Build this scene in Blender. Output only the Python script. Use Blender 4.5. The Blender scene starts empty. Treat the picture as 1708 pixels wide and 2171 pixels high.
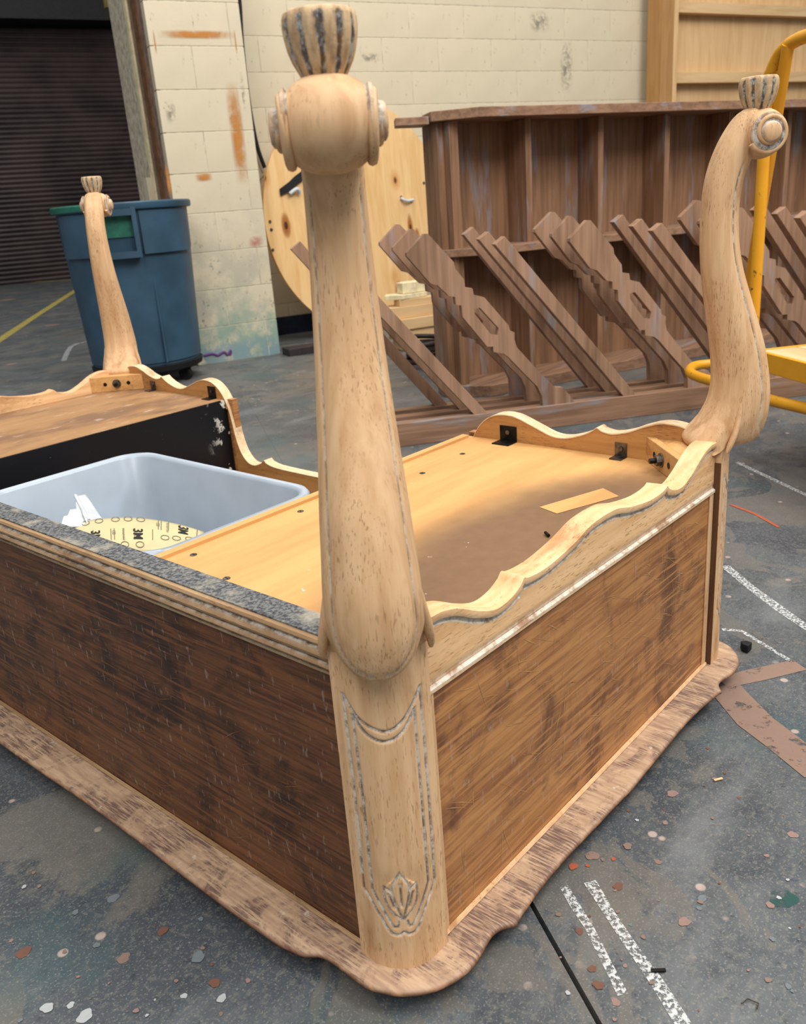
import bpy, math, random
from mathutils import Vector, Matrix
random.seed(7)
R = math.radians
scene = bpy.context.scene

# ------------------------------------------------------------------ camera
F_PX, YAW, PITCH, ROLL = 1825.49, 0.7356, -0.342, -0.0769
CAM = Vector((-0.4037, -0.4014, 0.6534))
_cy, _sy, _cp, _sp = math.cos(YAW), math.sin(YAW), math.cos(PITCH), math.sin(PITCH)
FWD = Vector((_cy*_cp, _sy*_cp, _sp)); _r = Vector((_sy, -_cy, 0)); _u = _r.cross(FWD)
RGT = math.cos(ROLL)*_r + math.sin(ROLL)*_u
UPV = -math.sin(ROLL)*_r + math.cos(ROLL)*_u
cd = bpy.data.cameras.new('camera'); cam = bpy.data.objects.new('camera', cd)
scene.collection.objects.link(cam)
cd.sensor_fit = 'HORIZONTAL'; cd.sensor_width = 36.0; cd.lens = F_PX/1708*36.0
cd.clip_start = 0.02; cd.clip_end = 200
m = Matrix((RGT, UPV, -FWD)).transposed().to_4x4(); m.translation = CAM
cam.matrix_world = m
cd.dof.use_dof = True; cd.dof.focus_distance = 0.95; cd.dof.aperture_fstop = 16
scene.camera = cam

# ------------------------------------------------------------------ world, lamps, exposure
w = bpy.data.worlds.new('hall_ambient'); scene.world = w; w.use_nodes = True
w.node_tree.nodes['Background'].inputs[0].default_value = (0.93, 0.97, 1.0, 1)
w.node_tree.nodes['Background'].inputs[1].default_value = 0.42
def area(loc, target, sx, sy, power, col=(1, .972, .935)):
    l = bpy.data.lights.new('hall_and_fill_light', 'AREA'); l.shape = 'RECTANGLE'; l.size = sx; l.size_y = sy
    l.energy = power; l.color = col
    o = bpy.data.objects.new('hall_and_fill_light', l); scene.collection.objects.link(o)
    o.location = loc; o.rotation_euler = (Vector(target)-Vector(loc)).to_track_quat('-Z', 'Y').to_euler()
area((0.8, -2.6, 4.6), (0.6, 0.2, 0), 1.2, 2.4, 165)
area((3.2, -1.6, 4.8), (2.6, 1.0, 0), 1.2, 2.4, 160)
area((-1.0, 0.8, 5.0), (0.4, 0.8, 0), 1.2, 2.4, 60)
area((2.2, 2.0, 5.0), (2.6, 2.6, 0), 1.2, 2.4, 90)
area((-2.6, -1.6, 4.6), (1.6, 1.2, 0.3), 1.2, 2.4, 150)  # fill lamp added behind the camera to brighten the bookcase
area((3.5, 7.5, 5.5), (3.5, 7.5, 0), 1.2, 2.4, 110)
vs = scene.view_settings
vs.view_transform = 'Standard'; vs.look = 'None'; vs.gamma = 1.0; vs.use_curve_mapping = False
vs.exposure = 0.0

# ------------------------------------------------------------------ pixel -> place
def ray(x, y): return FWD + (x-854)/F_PX*RGT - (y-1085.5)/F_PX*UPV
def G(x, y, z=0.0):
    d = ray(x, y); return CAM + d*((z-CAM.z)/d.z)
def V(x, y, p0, n):
    d = ray(x, y); return CAM + d*((Vector(p0)-CAM).dot(n)/d.dot(n))
WA = -0.3773
AV = Vector((math.cos(WA), math.sin(WA), 0)); NV = Vector((-math.sin(WA), math.cos(WA), 0))
def WP(a, d, z): return AV*a + NV*d + Vector((0, 0, z))

# ------------------------------------------------------------------ mesh helpers
COL = scene.collection
def world(o):
    mm = o.matrix_basis.copy()
    if o.parent: mm = world(o.parent) @ o.matrix_parent_inverse @ mm
    return mm
def adopt(o, p):
    o.parent = p; o.matrix_parent_inverse = world(p).inverted(); return o
def tag(o, label, cat=None, group=None, kind=None):
    if label: o['label'] = label
    if cat: o['category'] = cat
    if group: o['group'] = group
    if kind: o['kind'] = kind
    return o
def root(name, loc, label, cat, group=None, kind=None):
    o = bpy.data.objects.new(name, None); COL.objects.link(o); o.location = loc; o.empty_display_size = .1
    return tag(o, label, cat, group, kind)
def mk(name, vs, fs, mat, parent=None, smooth=None, cav=None, bevel=0, loc=None):
    me = bpy.data.meshes.new(name); me.from_pydata([tuple(v) for v in vs], [], fs); me.update()
    if mat: me.materials.append(mat)
    o = bpy.data.objects.new(name, me); COL.objects.link(o)
    if loc is not None: o.location = loc
    if smooth is not None:
        me.polygons.foreach_set('use_smooth', [True]*len(me.polygons)); me.set_sharp_from_angle(angle=R(smooth))
    if cav is not None:
        at = me.attributes.new('cav', 'FLOAT', 'POINT'); at.data.foreach_set('value', cav)
    if bevel:
        b = o.modifiers.new('bevel', 'BEVEL'); b.width = bevel; b.segments = 2; b.limit_method = 'ANGLE'
    if parent: adopt(o, parent)
    return o
BF = [(0, 3, 2, 1), (4, 5, 6, 7), (0, 1, 5, 4), (1, 2, 6, 5), (2, 3, 7, 6), (3, 0, 4, 7)]
def box(name, size, center, mat, parent=None, rotz=0, bevel=0, rot=None):
    x, y, z = size[0]/2, size[1]/2, size[2]/2
    vs = [(-x, -y, -z), (x, -y, -z), (x, y, -z), (-x, y, -z), (-x, -y, z), (x, -y, z), (x, y, z), (-x, y, z)]
    o = mk(name, vs, BF, mat, None, None, None, bevel)
    o.location = center; o.rotation_euler = rot if rot else (0, 0, rotz)
    if parent: adopt(o, parent)
    return o
def bx(name, lo, hi, mat, parent=None, bevel=0):
    return box(name, [h-l for l, h in zip(lo, hi)], [(h+l)/2 for l, h in zip(lo, hi)], mat, parent, 0, bevel)
def wbox(name, a0, a1, d0, d1, z0, z1, mat, parent=None, bevel=0):
    return box(name, (a1-a0, d1-d0, z1-z0), WP((a0+a1)/2, (d0+d1)/2, (z0+z1)/2), mat, parent, WA, bevel)
def grid_faces(nu, nv, cu=False, cv=False):
    fs = []
    for i in range(nu if cu else nu-1):
        for j in range(nv if cv else nv-1):
            a, b = i*nv+j, i*nv+(j+1) % nv
            c, d = ((i+1) % nu)*nv+(j+1) % nv, ((i+1) % nu)*nv+j
            fs.append((a, b, c, d))
    return fs
def loft(name, rings, mat, parent=None, caps=True, smooth=40, cav=None, closed_u=False, bevel=0):
    n = len(rings[0]); vs = [p for r in rings for p in r]
    fs = grid_faces(len(rings), n, closed_u, True)
    if caps and not closed_u:
        fs.append(tuple(range(n-1, -1, -1))); k = (len(rings)-1)*n; fs.append(tuple(range(k, k+n)))
    return mk(name, vs, fs, mat, parent, smooth, cav, bevel)
def prism(name, pts, o, ex, ey, en, d0, d1, mat, parent=None, bevel=0, holes=()):
    o, ex, ey, en = map(Vector, (o, ex, ey, en)); vs = []; fs = []
    n = len(pts)
    for d in (d0, d1):
        for p in pts: vs.append(o+ex*p[0]+ey*p[1]+en*d)
    for i in range(n): fs.append((i, (i+1) % n, n+(i+1) % n, n+i))
    if not holes:
        fs.append(tuple(range(n-1, -1, -1))); fs.append(tuple(range(n, 2*n)))
    else:
        # join hole to outline with a bridge so that the face is one ring
        h = holes[0]; k = len(h); b0 = 2*n
        for d in (d0, d1):
            for p in h: vs.append(o+ex*p[0]+ey*p[1]+en*d)
        for i in range(k): fs.append((b0+(i+1) % k, b0+i, b0+k+i, b0+k+(i+1) % k))
        from mathutils.geometry import tessellate_polygon
        outl = [Vector((p[0], p[1], 0)) for p in pts]; hh = [Vector((p[0], p[1], 0)) for p in h]
        for t in tessellate_polygon([outl, hh]):
            f0 = [i if i < n else b0+i-n for i in t]; f1 = [n+i if i < n else b0+k+i-n for i in t]
            fs.append(tuple(f0)); fs.append(tuple(reversed(f1)))
    c = sum((Vector(v) for v in vs), Vector())/len(vs)
    ob = mk(name, [Vector(v)-c for v in vs], fs, mat, None, None, None, bevel, c)
    import bmesh
    bm = bmesh.new(); bm.from_mesh(ob.data); bmesh.ops.recalc_face_normals(bm, faces=bm.faces); bm.to_mesh(ob.data); bm.free()
    if parent: adopt(ob, parent)
    return ob
def smooth_path(pts, sub=6):
    P = [Vector(p) for p in pts]; out = []
    for i in range(len(P)-1):
        p0, p1, p2, p3 = P[max(i-1, 0)], P[i], P[i+1], P[min(i+2, len(P)-1)]
        for k in range(sub):
            t = k/sub
            out.append(.5*((2*p1)+(p2-p0)*t+(2*p0-5*p1+4*p2-p3)*t*t+(3*p1-p0-3*p2+p3)*t**3))
    out.append(P[-1]); return out
def tube(name, pts, r, mat, parent=None, n=10, sub=0, cap=True):
    P = smooth_path(pts, sub) if sub else [Vector(p) for p in pts]
    rings = []; up = Vector((0, 0, 1)); prev = None
    for i, p in enumerate(P):
        t = (P[min(i+1, len(P)-1)]-P[max(i-1, 0)]).normalized()
        a = prev-t*prev.dot(t) if prev is not None else t.cross(up if abs(t.z) < .95 else Vector((1, 0, 0)))
        a.normalize(); prev = a; b = t.cross(a)
        rr = r(i/(len(P)-1)) if callable(r) else r
        rings.append([p+(a*math.cos(2*math.pi*k/n)+b*math.sin(2*math.pi*k/n))*rr for k in range(n)])
    return loft(name, rings, mat, parent, cap, 50)
def lathe(name, prof, center, mat, parent=None, n=40, axis='Z', mod=None, smooth=40):
    c = Vector(center); rings = []
    for r, z in prof:
        ring = []
        for k in range(n):
            t = 2*math.pi*k/n; q = r*(mod(t, z) if mod else 1)
            ring.append(c+Vector((q*math.cos(t), q*math.sin(t), z)))
        rings.append(ring)
    return loft(name, rings, mat, parent, True, smooth)
def lerp_tab(tab, x):
    if x <= tab[0][0]: return tab[0][1:]
    for p, q in zip(tab, tab[1:]):
        if x <= q[0]:
            t = (x-p[0])/(q[0]-p[0]); return [a+(b-a)*t for a, b in zip(p[1:], q[1:])]
    return tab[-1][1:]
def cat_tab(tab, x):
    """smooth (Catmull-Rom / Hermite) interpolation of y over x"""
    n = len(tab)
    if x <= tab[0][0]: return tab[0][1]
    if x >= tab[-1][0]: return tab[-1][1]
    for i in range(n-1):
        if x <= tab[i+1][0]:
            x0, y0 = tab[i]; x1, y1 = tab[i+1]; h = x1-x0; t = (x-x0)/h
            s0 = (y1-tab[i-1][1])/(x1-tab[i-1][0]) if i else (y1-y0)/h
            s1 = (tab[i+2][1]-y0)/(tab[i+2][0]-x0) if i+2 < n else (y1-y0)/h
            return (2*t**3-3*t*t+1)*y0+(t**3-2*t*t+t)*h*s0+(-2*t**3+3*t*t)*y1+(t**3-t*t)*h*s1
def segdist(px, py, poly):
    best = 9
    for (ax, ay), (bx_, by) in zip(poly, poly[1:]):
        dx, dy = bx_-ax, by-ay; L2 = dx*dx+dy*dy
        t = 0 if L2 == 0 else max(0, min(1, ((px-ax)*dx+(py-ay)*dy)/L2))
        d = (px-ax-t*dx)**2+(py-ay-t*dy)**2
        if d < best: best = d
    return math.sqrt(best)

# ------------------------------------------------------------------ materials
def lin(c):
    return tuple(((v/255)/12.92 if v/255 <= .04045 else ((v/255+.055)/1.055)**2.4) for v in c)+(1,)
class Mt:
    def __init__(s, name, rough=.6, spec=.3):
        s.m = bpy.data.materials.new(name); s.m.use_nodes = True; s.nt = s.m.node_tree
        s.b = s.nt.nodes['Principled BSDF']; s.b.inputs['Roughness'].default_value = rough
        s.b.inputs['Specular IOR Level'].default_value = spec
        s.tc = s.n('ShaderNodeTexCoord').outputs['Object']
    def n(s, t, **kw):
        x = s.nt.nodes.new(t)
        for k, v in kw.items(): setattr(x, k, v)
        return x
    def put(s, sock, v):
        if hasattr(v, 'links'): s.nt.links.new(v, sock)
        else: sock.default_value = v
    def map(s, scale=(1, 1, 1), rot=(0, 0, 0), loc=(0, 0, 0), vec=None):
        x = s.n('ShaderNodeMapping'); s.put(x.inputs[0], vec or s.tc)
        x.inputs['Scale'].default_value = scale; x.inputs['Rotation'].default_value = rot; x.inputs['Location'].default_value = loc
        return x.outputs[0]
    def noise(s, scale, detail=4, rough=.55, vec=None, dist=0, w=0):
        x = s.n('ShaderNodeTexNoise'); s.put(x.inputs['Vector'], vec or s.tc)
        x.inputs['Scale'].default_value = scale; x.inputs['Detail'].default_value = detail
        x.inputs['Roughness'].default_value = rough; x.inputs['Distortion'].default_value = dist
        return x.outputs['Fac']
    def vor(s, scale, vec=None, out='Distance', rand=1):
        x = s.n('ShaderNodeTexVoronoi'); s.put(x.inputs['Vector'], vec or s.tc); x.inputs['Scale'].default_value = scale
        x.inputs['Randomness'].default_value = rand
        return x.outputs[out]
    def step(s, fac, a, b):
        x = s.n('ShaderNodeMapRange'); x.interpolation_type = 'SMOOTHSTEP'; s.put(x.inputs['Value'], fac)
        x.inputs['From Min'].default_value = min(a, b); x.inputs['From Max'].default_value = max(a, b)
        x.inputs['To Min'].default_value = 0 if a < b else 1; x.inputs['To Max'].default_value = 1 if a < b else 0
        return x.outputs[0]
    def math(s, op, a, b=0):
        x = s.n('ShaderNodeMath', operation=op); s.put(x.inputs[0], a); s.put(x.inputs[1], b); return x.outputs[0]
    def mix(s, fac, a, b):
        x = s.n('ShaderNodeMix', data_type='RGBA'); s.put(x.inputs[0], fac)
        s.put(x.inputs[6], lin(a) if isinstance(a, tuple) and len(a) == 3 else a)
        s.put(x.inputs[7], lin(b) if isinstance(b, tuple) and len(b) == 3 else b)
        return x.outputs[2]
    def attr(s, name):
        x = s.n('ShaderNodeAttribute'); x.attribute_name = name; return x.outputs['Fac']
    def xyz(s, vec=None):
        x = s.n('ShaderNodeSeparateXYZ'); s.put(x.inputs[0], vec or s.tc); return x.outputs
    def col(s, c): s.put(s.b.inputs['Base Color'], lin(c) if isinstance(c, tuple) else c); return s
    def rough(s, v): s.put(s.b.inputs['Roughness'], v); return s
    def bump(s, h, strength=.2, dist=.002):
        x = s.n('ShaderNodeBump'); x.inputs['Strength'].default_value = strength; x.inputs['Distance'].default_value = dist
        s.put(x.inputs['Height'], h); s.put(s.b.inputs['Normal'], x.outputs[0]); return s
    def alpha(s, a): s.put(s.b.inputs['Alpha'], a); return s

def plain(name, c, rough=.6, metal=0, var=.12, scale=30, spec=.3):
    t = Mt(name, rough, spec); d = tuple(int(v*(1-var*2)) for v in c)
    t.col(t.mix(t.step(t.noise(scale), .35, .7), c, d)); t.b.inputs['Metallic'].default_value = metal
    return t.m

def raw_wood(name, hi, lo, blotch, axis=2, cav=True, pore=.55, res=((112, 104, 98), (200, 196, 186), .5)):
    t = Mt(name, .62, .22)
    sc = [90, 90, 90]; sc[axis] = 6; sp = [760, 760, 760]; sp[axis] = 95
    g = t.noise(1, 4, .6, t.map(tuple(sc)), .4)
    c = t.mix(t.step(g, .3, .75), hi, lo)
    s2 = [26, 26, 26]; s2[axis] = 9
    c = t.mix(t.math('MULTIPLY', t.step(t.noise(1, 5, .65, t.map(tuple(s2))), .54, .74), .7), c, blotch)
    pr = t.step(t.noise(1, 1, .5, t.map(tuple(sp))), .60, .67)
    pm = t.step(t.noise(18, 3), .40, .60)
    c = t.mix(t.math('MULTIPLY', t.math('MULTIPLY', pr, pm), pore), c, (122, 82, 50))
    if cav:
        rs = t.mix(t.step(t.noise(70, 5, .75), res[2]-.1, res[2]+.1), res[0], res[1])
        rs = t.mix(t.math('MULTIPLY', t.step(t.noise(30, 4, .6), .56, .66), .8), rs, (124, 88, 62))
        c = t.mix(t.attr('cav'), c, rs)
    t.col(c); t.bump(t.noise(1, 3, .6, t.map(tuple(sp))), .08, .0006)
    return t.m
M_leg = raw_wood('sanded_leg_wood', (219, 181, 139), (199, 156, 113), (160, 113, 73))
M_apron = raw_wood('sanded_apron_wood', (232, 192, 146), (212, 166, 116), (168, 116, 74), 0, True, .5, ((164, 148, 130), (212, 204, 190), .46))
M_apron_y = raw_wood('sanded_front_apron_wood', (226, 200, 164), (210, 178, 136), (150, 104, 66), 1, False)
M_apron_in = raw_wood('apron_inner_face_wood', (190, 140, 84), (168, 116, 64), (112, 70, 42), 1, False)
M_mould = raw_wood('moulding_wood', (172, 142, 106), (138, 106, 74), (100, 70, 48), 1)
M_block = raw_wood('corner_block_wood', (214, 166, 108), (196, 142, 84), (150, 100, 60), 0, False)
M_foot = None
def foot_mat():
    t = Mt('fluted_foot_wood', .65, .2)
    c = t.mix(t.step(t.noise(1, 4, .6, t.map((160, 160, 40))), .35, .7), (212, 182, 142), (172, 140, 106))
    res = t.mix(t.step(t.noise(110, 6, .75), .42, .6), (88, 82, 80), (178, 176, 168))
    res = t.mix(t.step(t.noise(90, 3), .5, .62), res, (112, 88, 66))
    k = t.step(t.math('ADD', t.attr('cav'), t.math('MULTIPLY', t.math('SUBTRACT', t.noise(120, 4, .7), .5), 1.1)), .3, .62)
    t.col(t.mix(k, c, res)); t.bump(t.noise(260, 4), .4, .001); return t.m
M_foot = foot_mat()

def veneer(name, hi, mid, lo, along, white, dark_amt):
    """scratched, half stripped veneer; along = grain axis (0 = x, 1 = y), face in that axis and z"""
    t = Mt(name, .42, .42)
    sg = [40, 40, 120]; sg[along] = 6
    g = t.noise(1, 5, .65, t.map(tuple(sg)), .6)
    c = t.mix(t.step(g, .3, .72), mid, hi)
    bl = t.step(t.noise(9, 6, .68, None, .8), dark_amt, dark_amt+.2)
    c = t.mix(t.math('MULTIPLY', bl, .85), c, lo)
    # sanding scratches, two slanted sets
    for ang, k, amt in ((R(20), .66, .75), (R(34), .67, .6), (R(-30), .70, .5)):
        rot = (0, ang, 0) if along == 0 else (-ang, 0, 0)
        ss = [240, 240, 240]; ss[along] = 11
        sc = t.step(t.noise(1, 2, .5, t.map(tuple(ss), rot)), k-.1, k+.02)
        c = t.mix(t.math('MULTIPLY', sc, amt), c, hi)
    c = t.mix(t.math('MULTIPLY', t.step(t.noise(1, 3, .6, t.map((170, 170, 60))), .61, .70), white), c, (178, 160, 150))
    t.col(c); t.rough(t.math('ADD', t.math('MULTIPLY', t.noise(14), .3), .28)); t.bump(g, .1, .0006)
    return t.m
M_endv = veneer('end_panel_veneer', (188, 133, 80), (137, 88, 51), (90, 55, 37), 0, .28, .47)
M_backv = veneer('back_panel_veneer', (120, 75, 45), (66, 40, 28), (40, 25, 22), 1, .3, .45)

def top_mat():
    t = Mt('tabletop_underside_wood', .5, .35)
    c = t.mix(t.step(t.noise(1, 4, .6, t.map((160, 22, 20))), .32, .7), (190, 160, 130), (160, 129, 105))
    bl = t.step(t.noise(16, 6, .72, None, .6), .43, .58); st = t.step(t.noise(1, 3, .7, t.map((480, 34, 40))), .36, .6)
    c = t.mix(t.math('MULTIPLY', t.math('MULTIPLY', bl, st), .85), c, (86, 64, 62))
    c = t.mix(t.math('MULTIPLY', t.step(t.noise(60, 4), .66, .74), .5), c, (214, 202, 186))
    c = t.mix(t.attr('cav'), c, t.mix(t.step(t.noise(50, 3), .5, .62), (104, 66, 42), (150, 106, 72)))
    t.col(c); t.bump(t.noise(1, 3, .6, t.map((500, 50, 60))), .12, .0006); return t.m
M_top = top_mat()
def board_mat(name, stained):
    t = Mt(name, .58, .28)
    c = t.mix(t.step(t.noise(1, 4, .6, t.map((3, 22, 20))), .3, .75), (208, 160, 100), (190, 140, 84))
    c = t.mix(t.math('MULTIPLY', t.step(t.noise(420, 2), .68, .74), .5), c, (120, 82, 52))
    if stained == 1:    # brown overspray blown from the apron side
        x = t.xyz(); q = t.noise(14, 4, .6)
        dx = t.math('DIVIDE', t.math('SUBTRACT', x[0], .31), .33); dy = t.math('DIVIDE', t.math('SUBTRACT', x[1], .04), .17)
        r2 = t.math('ADD', t.math('MULTIPLY', dx, dx), t.math('MULTIPLY', dy, dy))
        k = t.step(t.math('ADD', r2, t.math('MULTIPLY', t.math('SUBTRACT', q, .5), .35)), 1.35, .4)
        c = t.mix(t.math('MULTIPLY', k, .93), c, t.mix(t.noise(60, 4), (124, 94, 70), (100, 74, 54)))
        c = t.mix(t.step(t.noise(45, 5, .7), .68, .73), c, (206, 200, 192))
    elif stained == 2:
        k = t.step(t.noise(5, 5, .6, t.map((1, 2.2, 1))), .44, .62)
        c = t.mix(t.math('ADD', t.math('MULTIPLY', k, .35), .60), c, (120, 88, 64))
        c = t.mix(t.math('MULTIPLY', t.step(t.noise(1, 4, .6, t.map((20, 50, 20))), .6, .7), .5), c, (200, 190, 178))
    t.col(c); t.bump(t.noise(300, 3), .06, .0005); return t.m
M_board = board_mat('golden_board', 0); M_board_st = board_mat('golden_board_overspray', 1); M_board_old = board_mat('worn_brown_board', 2)
def felt_mat():
    t = Mt('dusty_dark_rail_top', .85, .1)
    c = t.mix(t.step(t.noise(260, 4, .7), .4, .62), (66, 68, 72), (120, 120, 118))
    c = t.mix(t.math('MULTIPLY', t.step(t.noise(22, 4), .5, .66), .6), c, (168, 160, 142)); t.col(c); t.bump(t.noise(500, 2), .4, .001); return t.m
M_felt = felt_mat()
def black_mat():
    t = Mt('flaking_black_paint', .4, .4); x = t.xyz()
    k = t.math('MULTIPLY', t.step(t.noise(24, 6, .75), .55, .58), t.step(x[0], .26, .32))
    c = t.mix(t.math('MULTIPLY', t.step(t.noise(200, 3), .72, .76), .5), (16, 17, 22), (110, 112, 112))
    t.col(t.mix(k, c, (212, 208, 196))); return t.m
M_black = black_mat()
M_metal = plain('dull_steel', (120, 114, 106), .4, .9, .25, 60)
M_dkmetal = plain('blackened_steel', (40, 38, 36), .45, .7, .2, 60)
M_tub = plain('pale_grey_plastic', (162, 173, 184), .32, 0, .03, 8, .5)
M_bin = plain('blue_grey_plastic', (50, 80, 101), .45, 0, .08, 6, .4)
M_bin_green = plain('green_paint_on_plastic', (38, 104, 86), .5, 0, .1, 20)
M_rubber = plain('black_rubber', (26, 26, 28), .6)
M_white = plain('white_plastic_scrap', (198, 202, 204), .45, 0, .05, 30)
M_ink = plain('black_print', (28, 28, 26), .7, 0, .02)
M_inkg = plain('grey_print', (112, 106, 84), .7, 0, .02)
M_sand = plain('sandpaper_backing', (198, 184, 140), .7, 0, .03, 12)

def brown_paint():
    t = Mt('brown_dry_brushed_paint', .55, .25)
    r = t.n('ShaderNodeObjectInfo').outputs['Random']
    vec = t.n('ShaderNodeVectorMath', operation='ADD'); t.put(vec.inputs[0], t.tc)
    cx = t.n('ShaderNodeCombineXYZ'); t.put(cx.inputs[0], t.math('MULTIPLY', r, 7.0)); t.put(cx.inputs[1], t.math('MULTIPLY', r, 3.0))
    t.put(vec.inputs[1], cx.outputs[0]); return t, r, vec.outputs[0]
def brown(name, along, hi=(156, 120, 95), lo=(120, 90, 70), blue=.5):
    t, r, v = brown_paint(); t.m.name = name
    s = [60, 60, 60]; s[along] = 3
    g = t.noise(1, 4, .65, t.map(tuple(s), vec=v), .3)
    c = t.mix(t.step(g, .28, .74), hi, lo)
    s2 = [14, 14, 14]; s2[along] = 1.2
    c = t.mix(t.math('MULTIPLY', t.step(t.noise(1, 3, .6, t.map(tuple(s2), vec=v)), .5, .72), .55), c, (94, 66, 47))
    s3 = [16, 16, 16]; s3[along] = 2.2
    k = t.step(t.noise(1, 4, .7, t.map(tuple(s3), loc=(5, 2, 1), vec=v)), .55, .68)
    c = t.mix(t.math('MULTIPLY', k, blue), c, (142, 150, 160)); t.col(c); t.bump(g, .12, .001); return t.m
M_brown_x = brown('brown_paint_boards', 0); M_brown_z = brown('brown_paint_panels', 2, (152, 114, 86), (118, 87, 64), .45)
M_bal = brown('brown_paint_balusters', 2, (170, 134, 108), (142, 110, 87), .5)

def yellow_mat():
    t = Mt('chipped_yellow_paint', .42, .4)
    c = t.mix(t.noise(20), (228, 164, 34), (206, 140, 24))
    k = t.step(t.noise(1, 4, .7, t.map((60, 60, 40))), .64, .69)
    t.col(t.mix(k, c, (84, 62, 34))); return t.m
M_yel = yellow_mat()
def ply(name, hi, lo, knots=True, axis=2):
    t = Mt(name, .55, .25); s = [22, 22, 22]; s[axis] = 2.5
    c = t.mix(t.step(t.noise(1, 5, .6, t.map(tuple(s)), .8), .3, .75), hi, lo)
    if knots:
        s2 = [1, 1, 1]; s2[axis] = .62
        d = t.vor(4.2, t.map(tuple(s2)))
        c = t.mix(t.math('MULTIPLY', t.step(d, .2, .02), .75), c, (190, 126, 58))
        c = t.mix(t.step(d, .07, .035), c, (104, 60, 30))
    t.col(c); return t.m
M_ply = ply('knotty_plywood', (228, 190, 136), (212, 168, 110))
M_pine = ply('pale_pine', (220, 184, 136), (204, 164, 114), False)
M_pine_x = ply('pale_pine_rail', (218, 184, 138), (200, 162, 114), False, 0)
M_pine_dk = ply('pine_edge', (176, 134, 84), (158, 116, 70), False)
M_cream = plain('cream_offcut', (232, 216, 176), .6, 0, .06)

def wall_mat(name, stains):
    t = Mt(name, .6, .3)
    c = t.mix(t.step(t.noise(2.2, 5, .6), .3, .75), (211, 198, 171), (198, 185, 158))
    c = t.mix(t.math('MULTIPLY', t.step(t.noise(1, 5, .75, t.map((30, 30, 12))), .62, .68), .6), c, (122, 116, 98))
    r = t.n('ShaderNodeObjectInfo').outputs['Random']
    c = t.mix(t.math('MULTIPLY', r, .12), c, (182, 174, 150))
    if stains:
        p = t.n('ShaderNodeNewGeometry').outputs['Position']; x = t.xyz(p)
        low = t.step(x[2], .95, .15)
        c = t.mix(t.math('MULTIPLY', low, t.step(t.noise(5, 6, .7, p), .42, .62)), c, (172, 166, 148))
        sp = t.step(t.noise(26, 5, .75, p), .6, .66)
        c = t.mix(t.math('MULTIPLY', t.math('MULTIPLY', low, sp), .8), c, (112, 104, 92))
        gr = t.math('MULTIPLY', t.step(x[2], .42, .1), t.step(t.noise(4, 5, .6, p), .44, .6))
        c = t.mix(t.math('MULTIPLY', gr, .8), c, (112, 146, 134))
        bl = t.math('MULTIPLY', t.step(x[2], .12, .05), t.step(t.noise(8, 4, .6, p), .38, .5))
        c = t.mix(t.math('MULTIPLY', bl, .8), c, (120, 144, 152))
    t.col(c); t.bump(t.noise(90, 4, .6), .25, .002); return t.m
M_wall = wall_mat('cream_block_paint', False); M_pil = wall_mat('stained_block_paint', True)
M_mortar = plain('painted_mortar', (206, 196, 170), .7)
M_navy = plain('navy_baseboard_paint', (30, 40, 62), .5)
M_farwall = plain('dark_far_wall', (40, 38, 38), .8)
M_door = plain('brown_roller_door_steel', (66, 53, 50), .42, 0, .2, 1.5)
M_rust = None
def decal(name, c, c2, scale, th, amt=1.0, soft=.12, edge=False):
    t = Mt(name, .65, .2)
    t.col(t.mix(t.noise(scale*2, 3), c, c2))
    k = t.step(t.noise(scale, 5, .7), th-soft/2, th+soft/2)
    a = t.math('MULTIPLY', k, amt)
    if edge: a = t.math('MULTIPLY', a, t.attr('cav'))
    t.alpha(a); return t.m
M_rust = decal('rust_run', (204, 138, 62), (186, 116, 46), 16, .40, .9, .4, True)
M_chalk = decal('chalk_white', (214, 216, 214), (190, 192, 192), 230, .5, .9, .12)
M_yline = decal('yellow_floor_line', (186, 172, 92), (170, 150, 70), 30, .38, .9, .2)
M_bline = decal('tan_floor_paint', (140, 116, 102), (128, 104, 92), 34, .40, 1, .12)
M_orange = decal('orange_floor_paint', (172, 92, 64), (152, 78, 54), 60, .35, 1, .1)
M_green = decal('green_floor_paint', (50, 88, 80), (42, 78, 74), 40, .48, .8, .2)
M_spl = [decal('splat_%s' % k, c, tuple(int(v*.9) for v in c), 80, .25, 1, .1) for k, c in
         (('tan', (134, 112, 100)), ('white', (176, 178, 178)), ('rust', (116, 82, 68)), ('grey', (112, 118, 122)), ('pink', (146, 118, 110)))]
M_bare = decal('bare_concrete_patch', (146, 136, 118), (124, 118, 106), 40, .36, .85, .2)
M_purple = decal('purple_scribble', (112, 70, 128), (98, 60, 116), 60, .3, .9, .2)
M_pink = decal('red_smudge', (190, 110, 100), (176, 96, 90), 40, .4, .6, .2)

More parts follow.
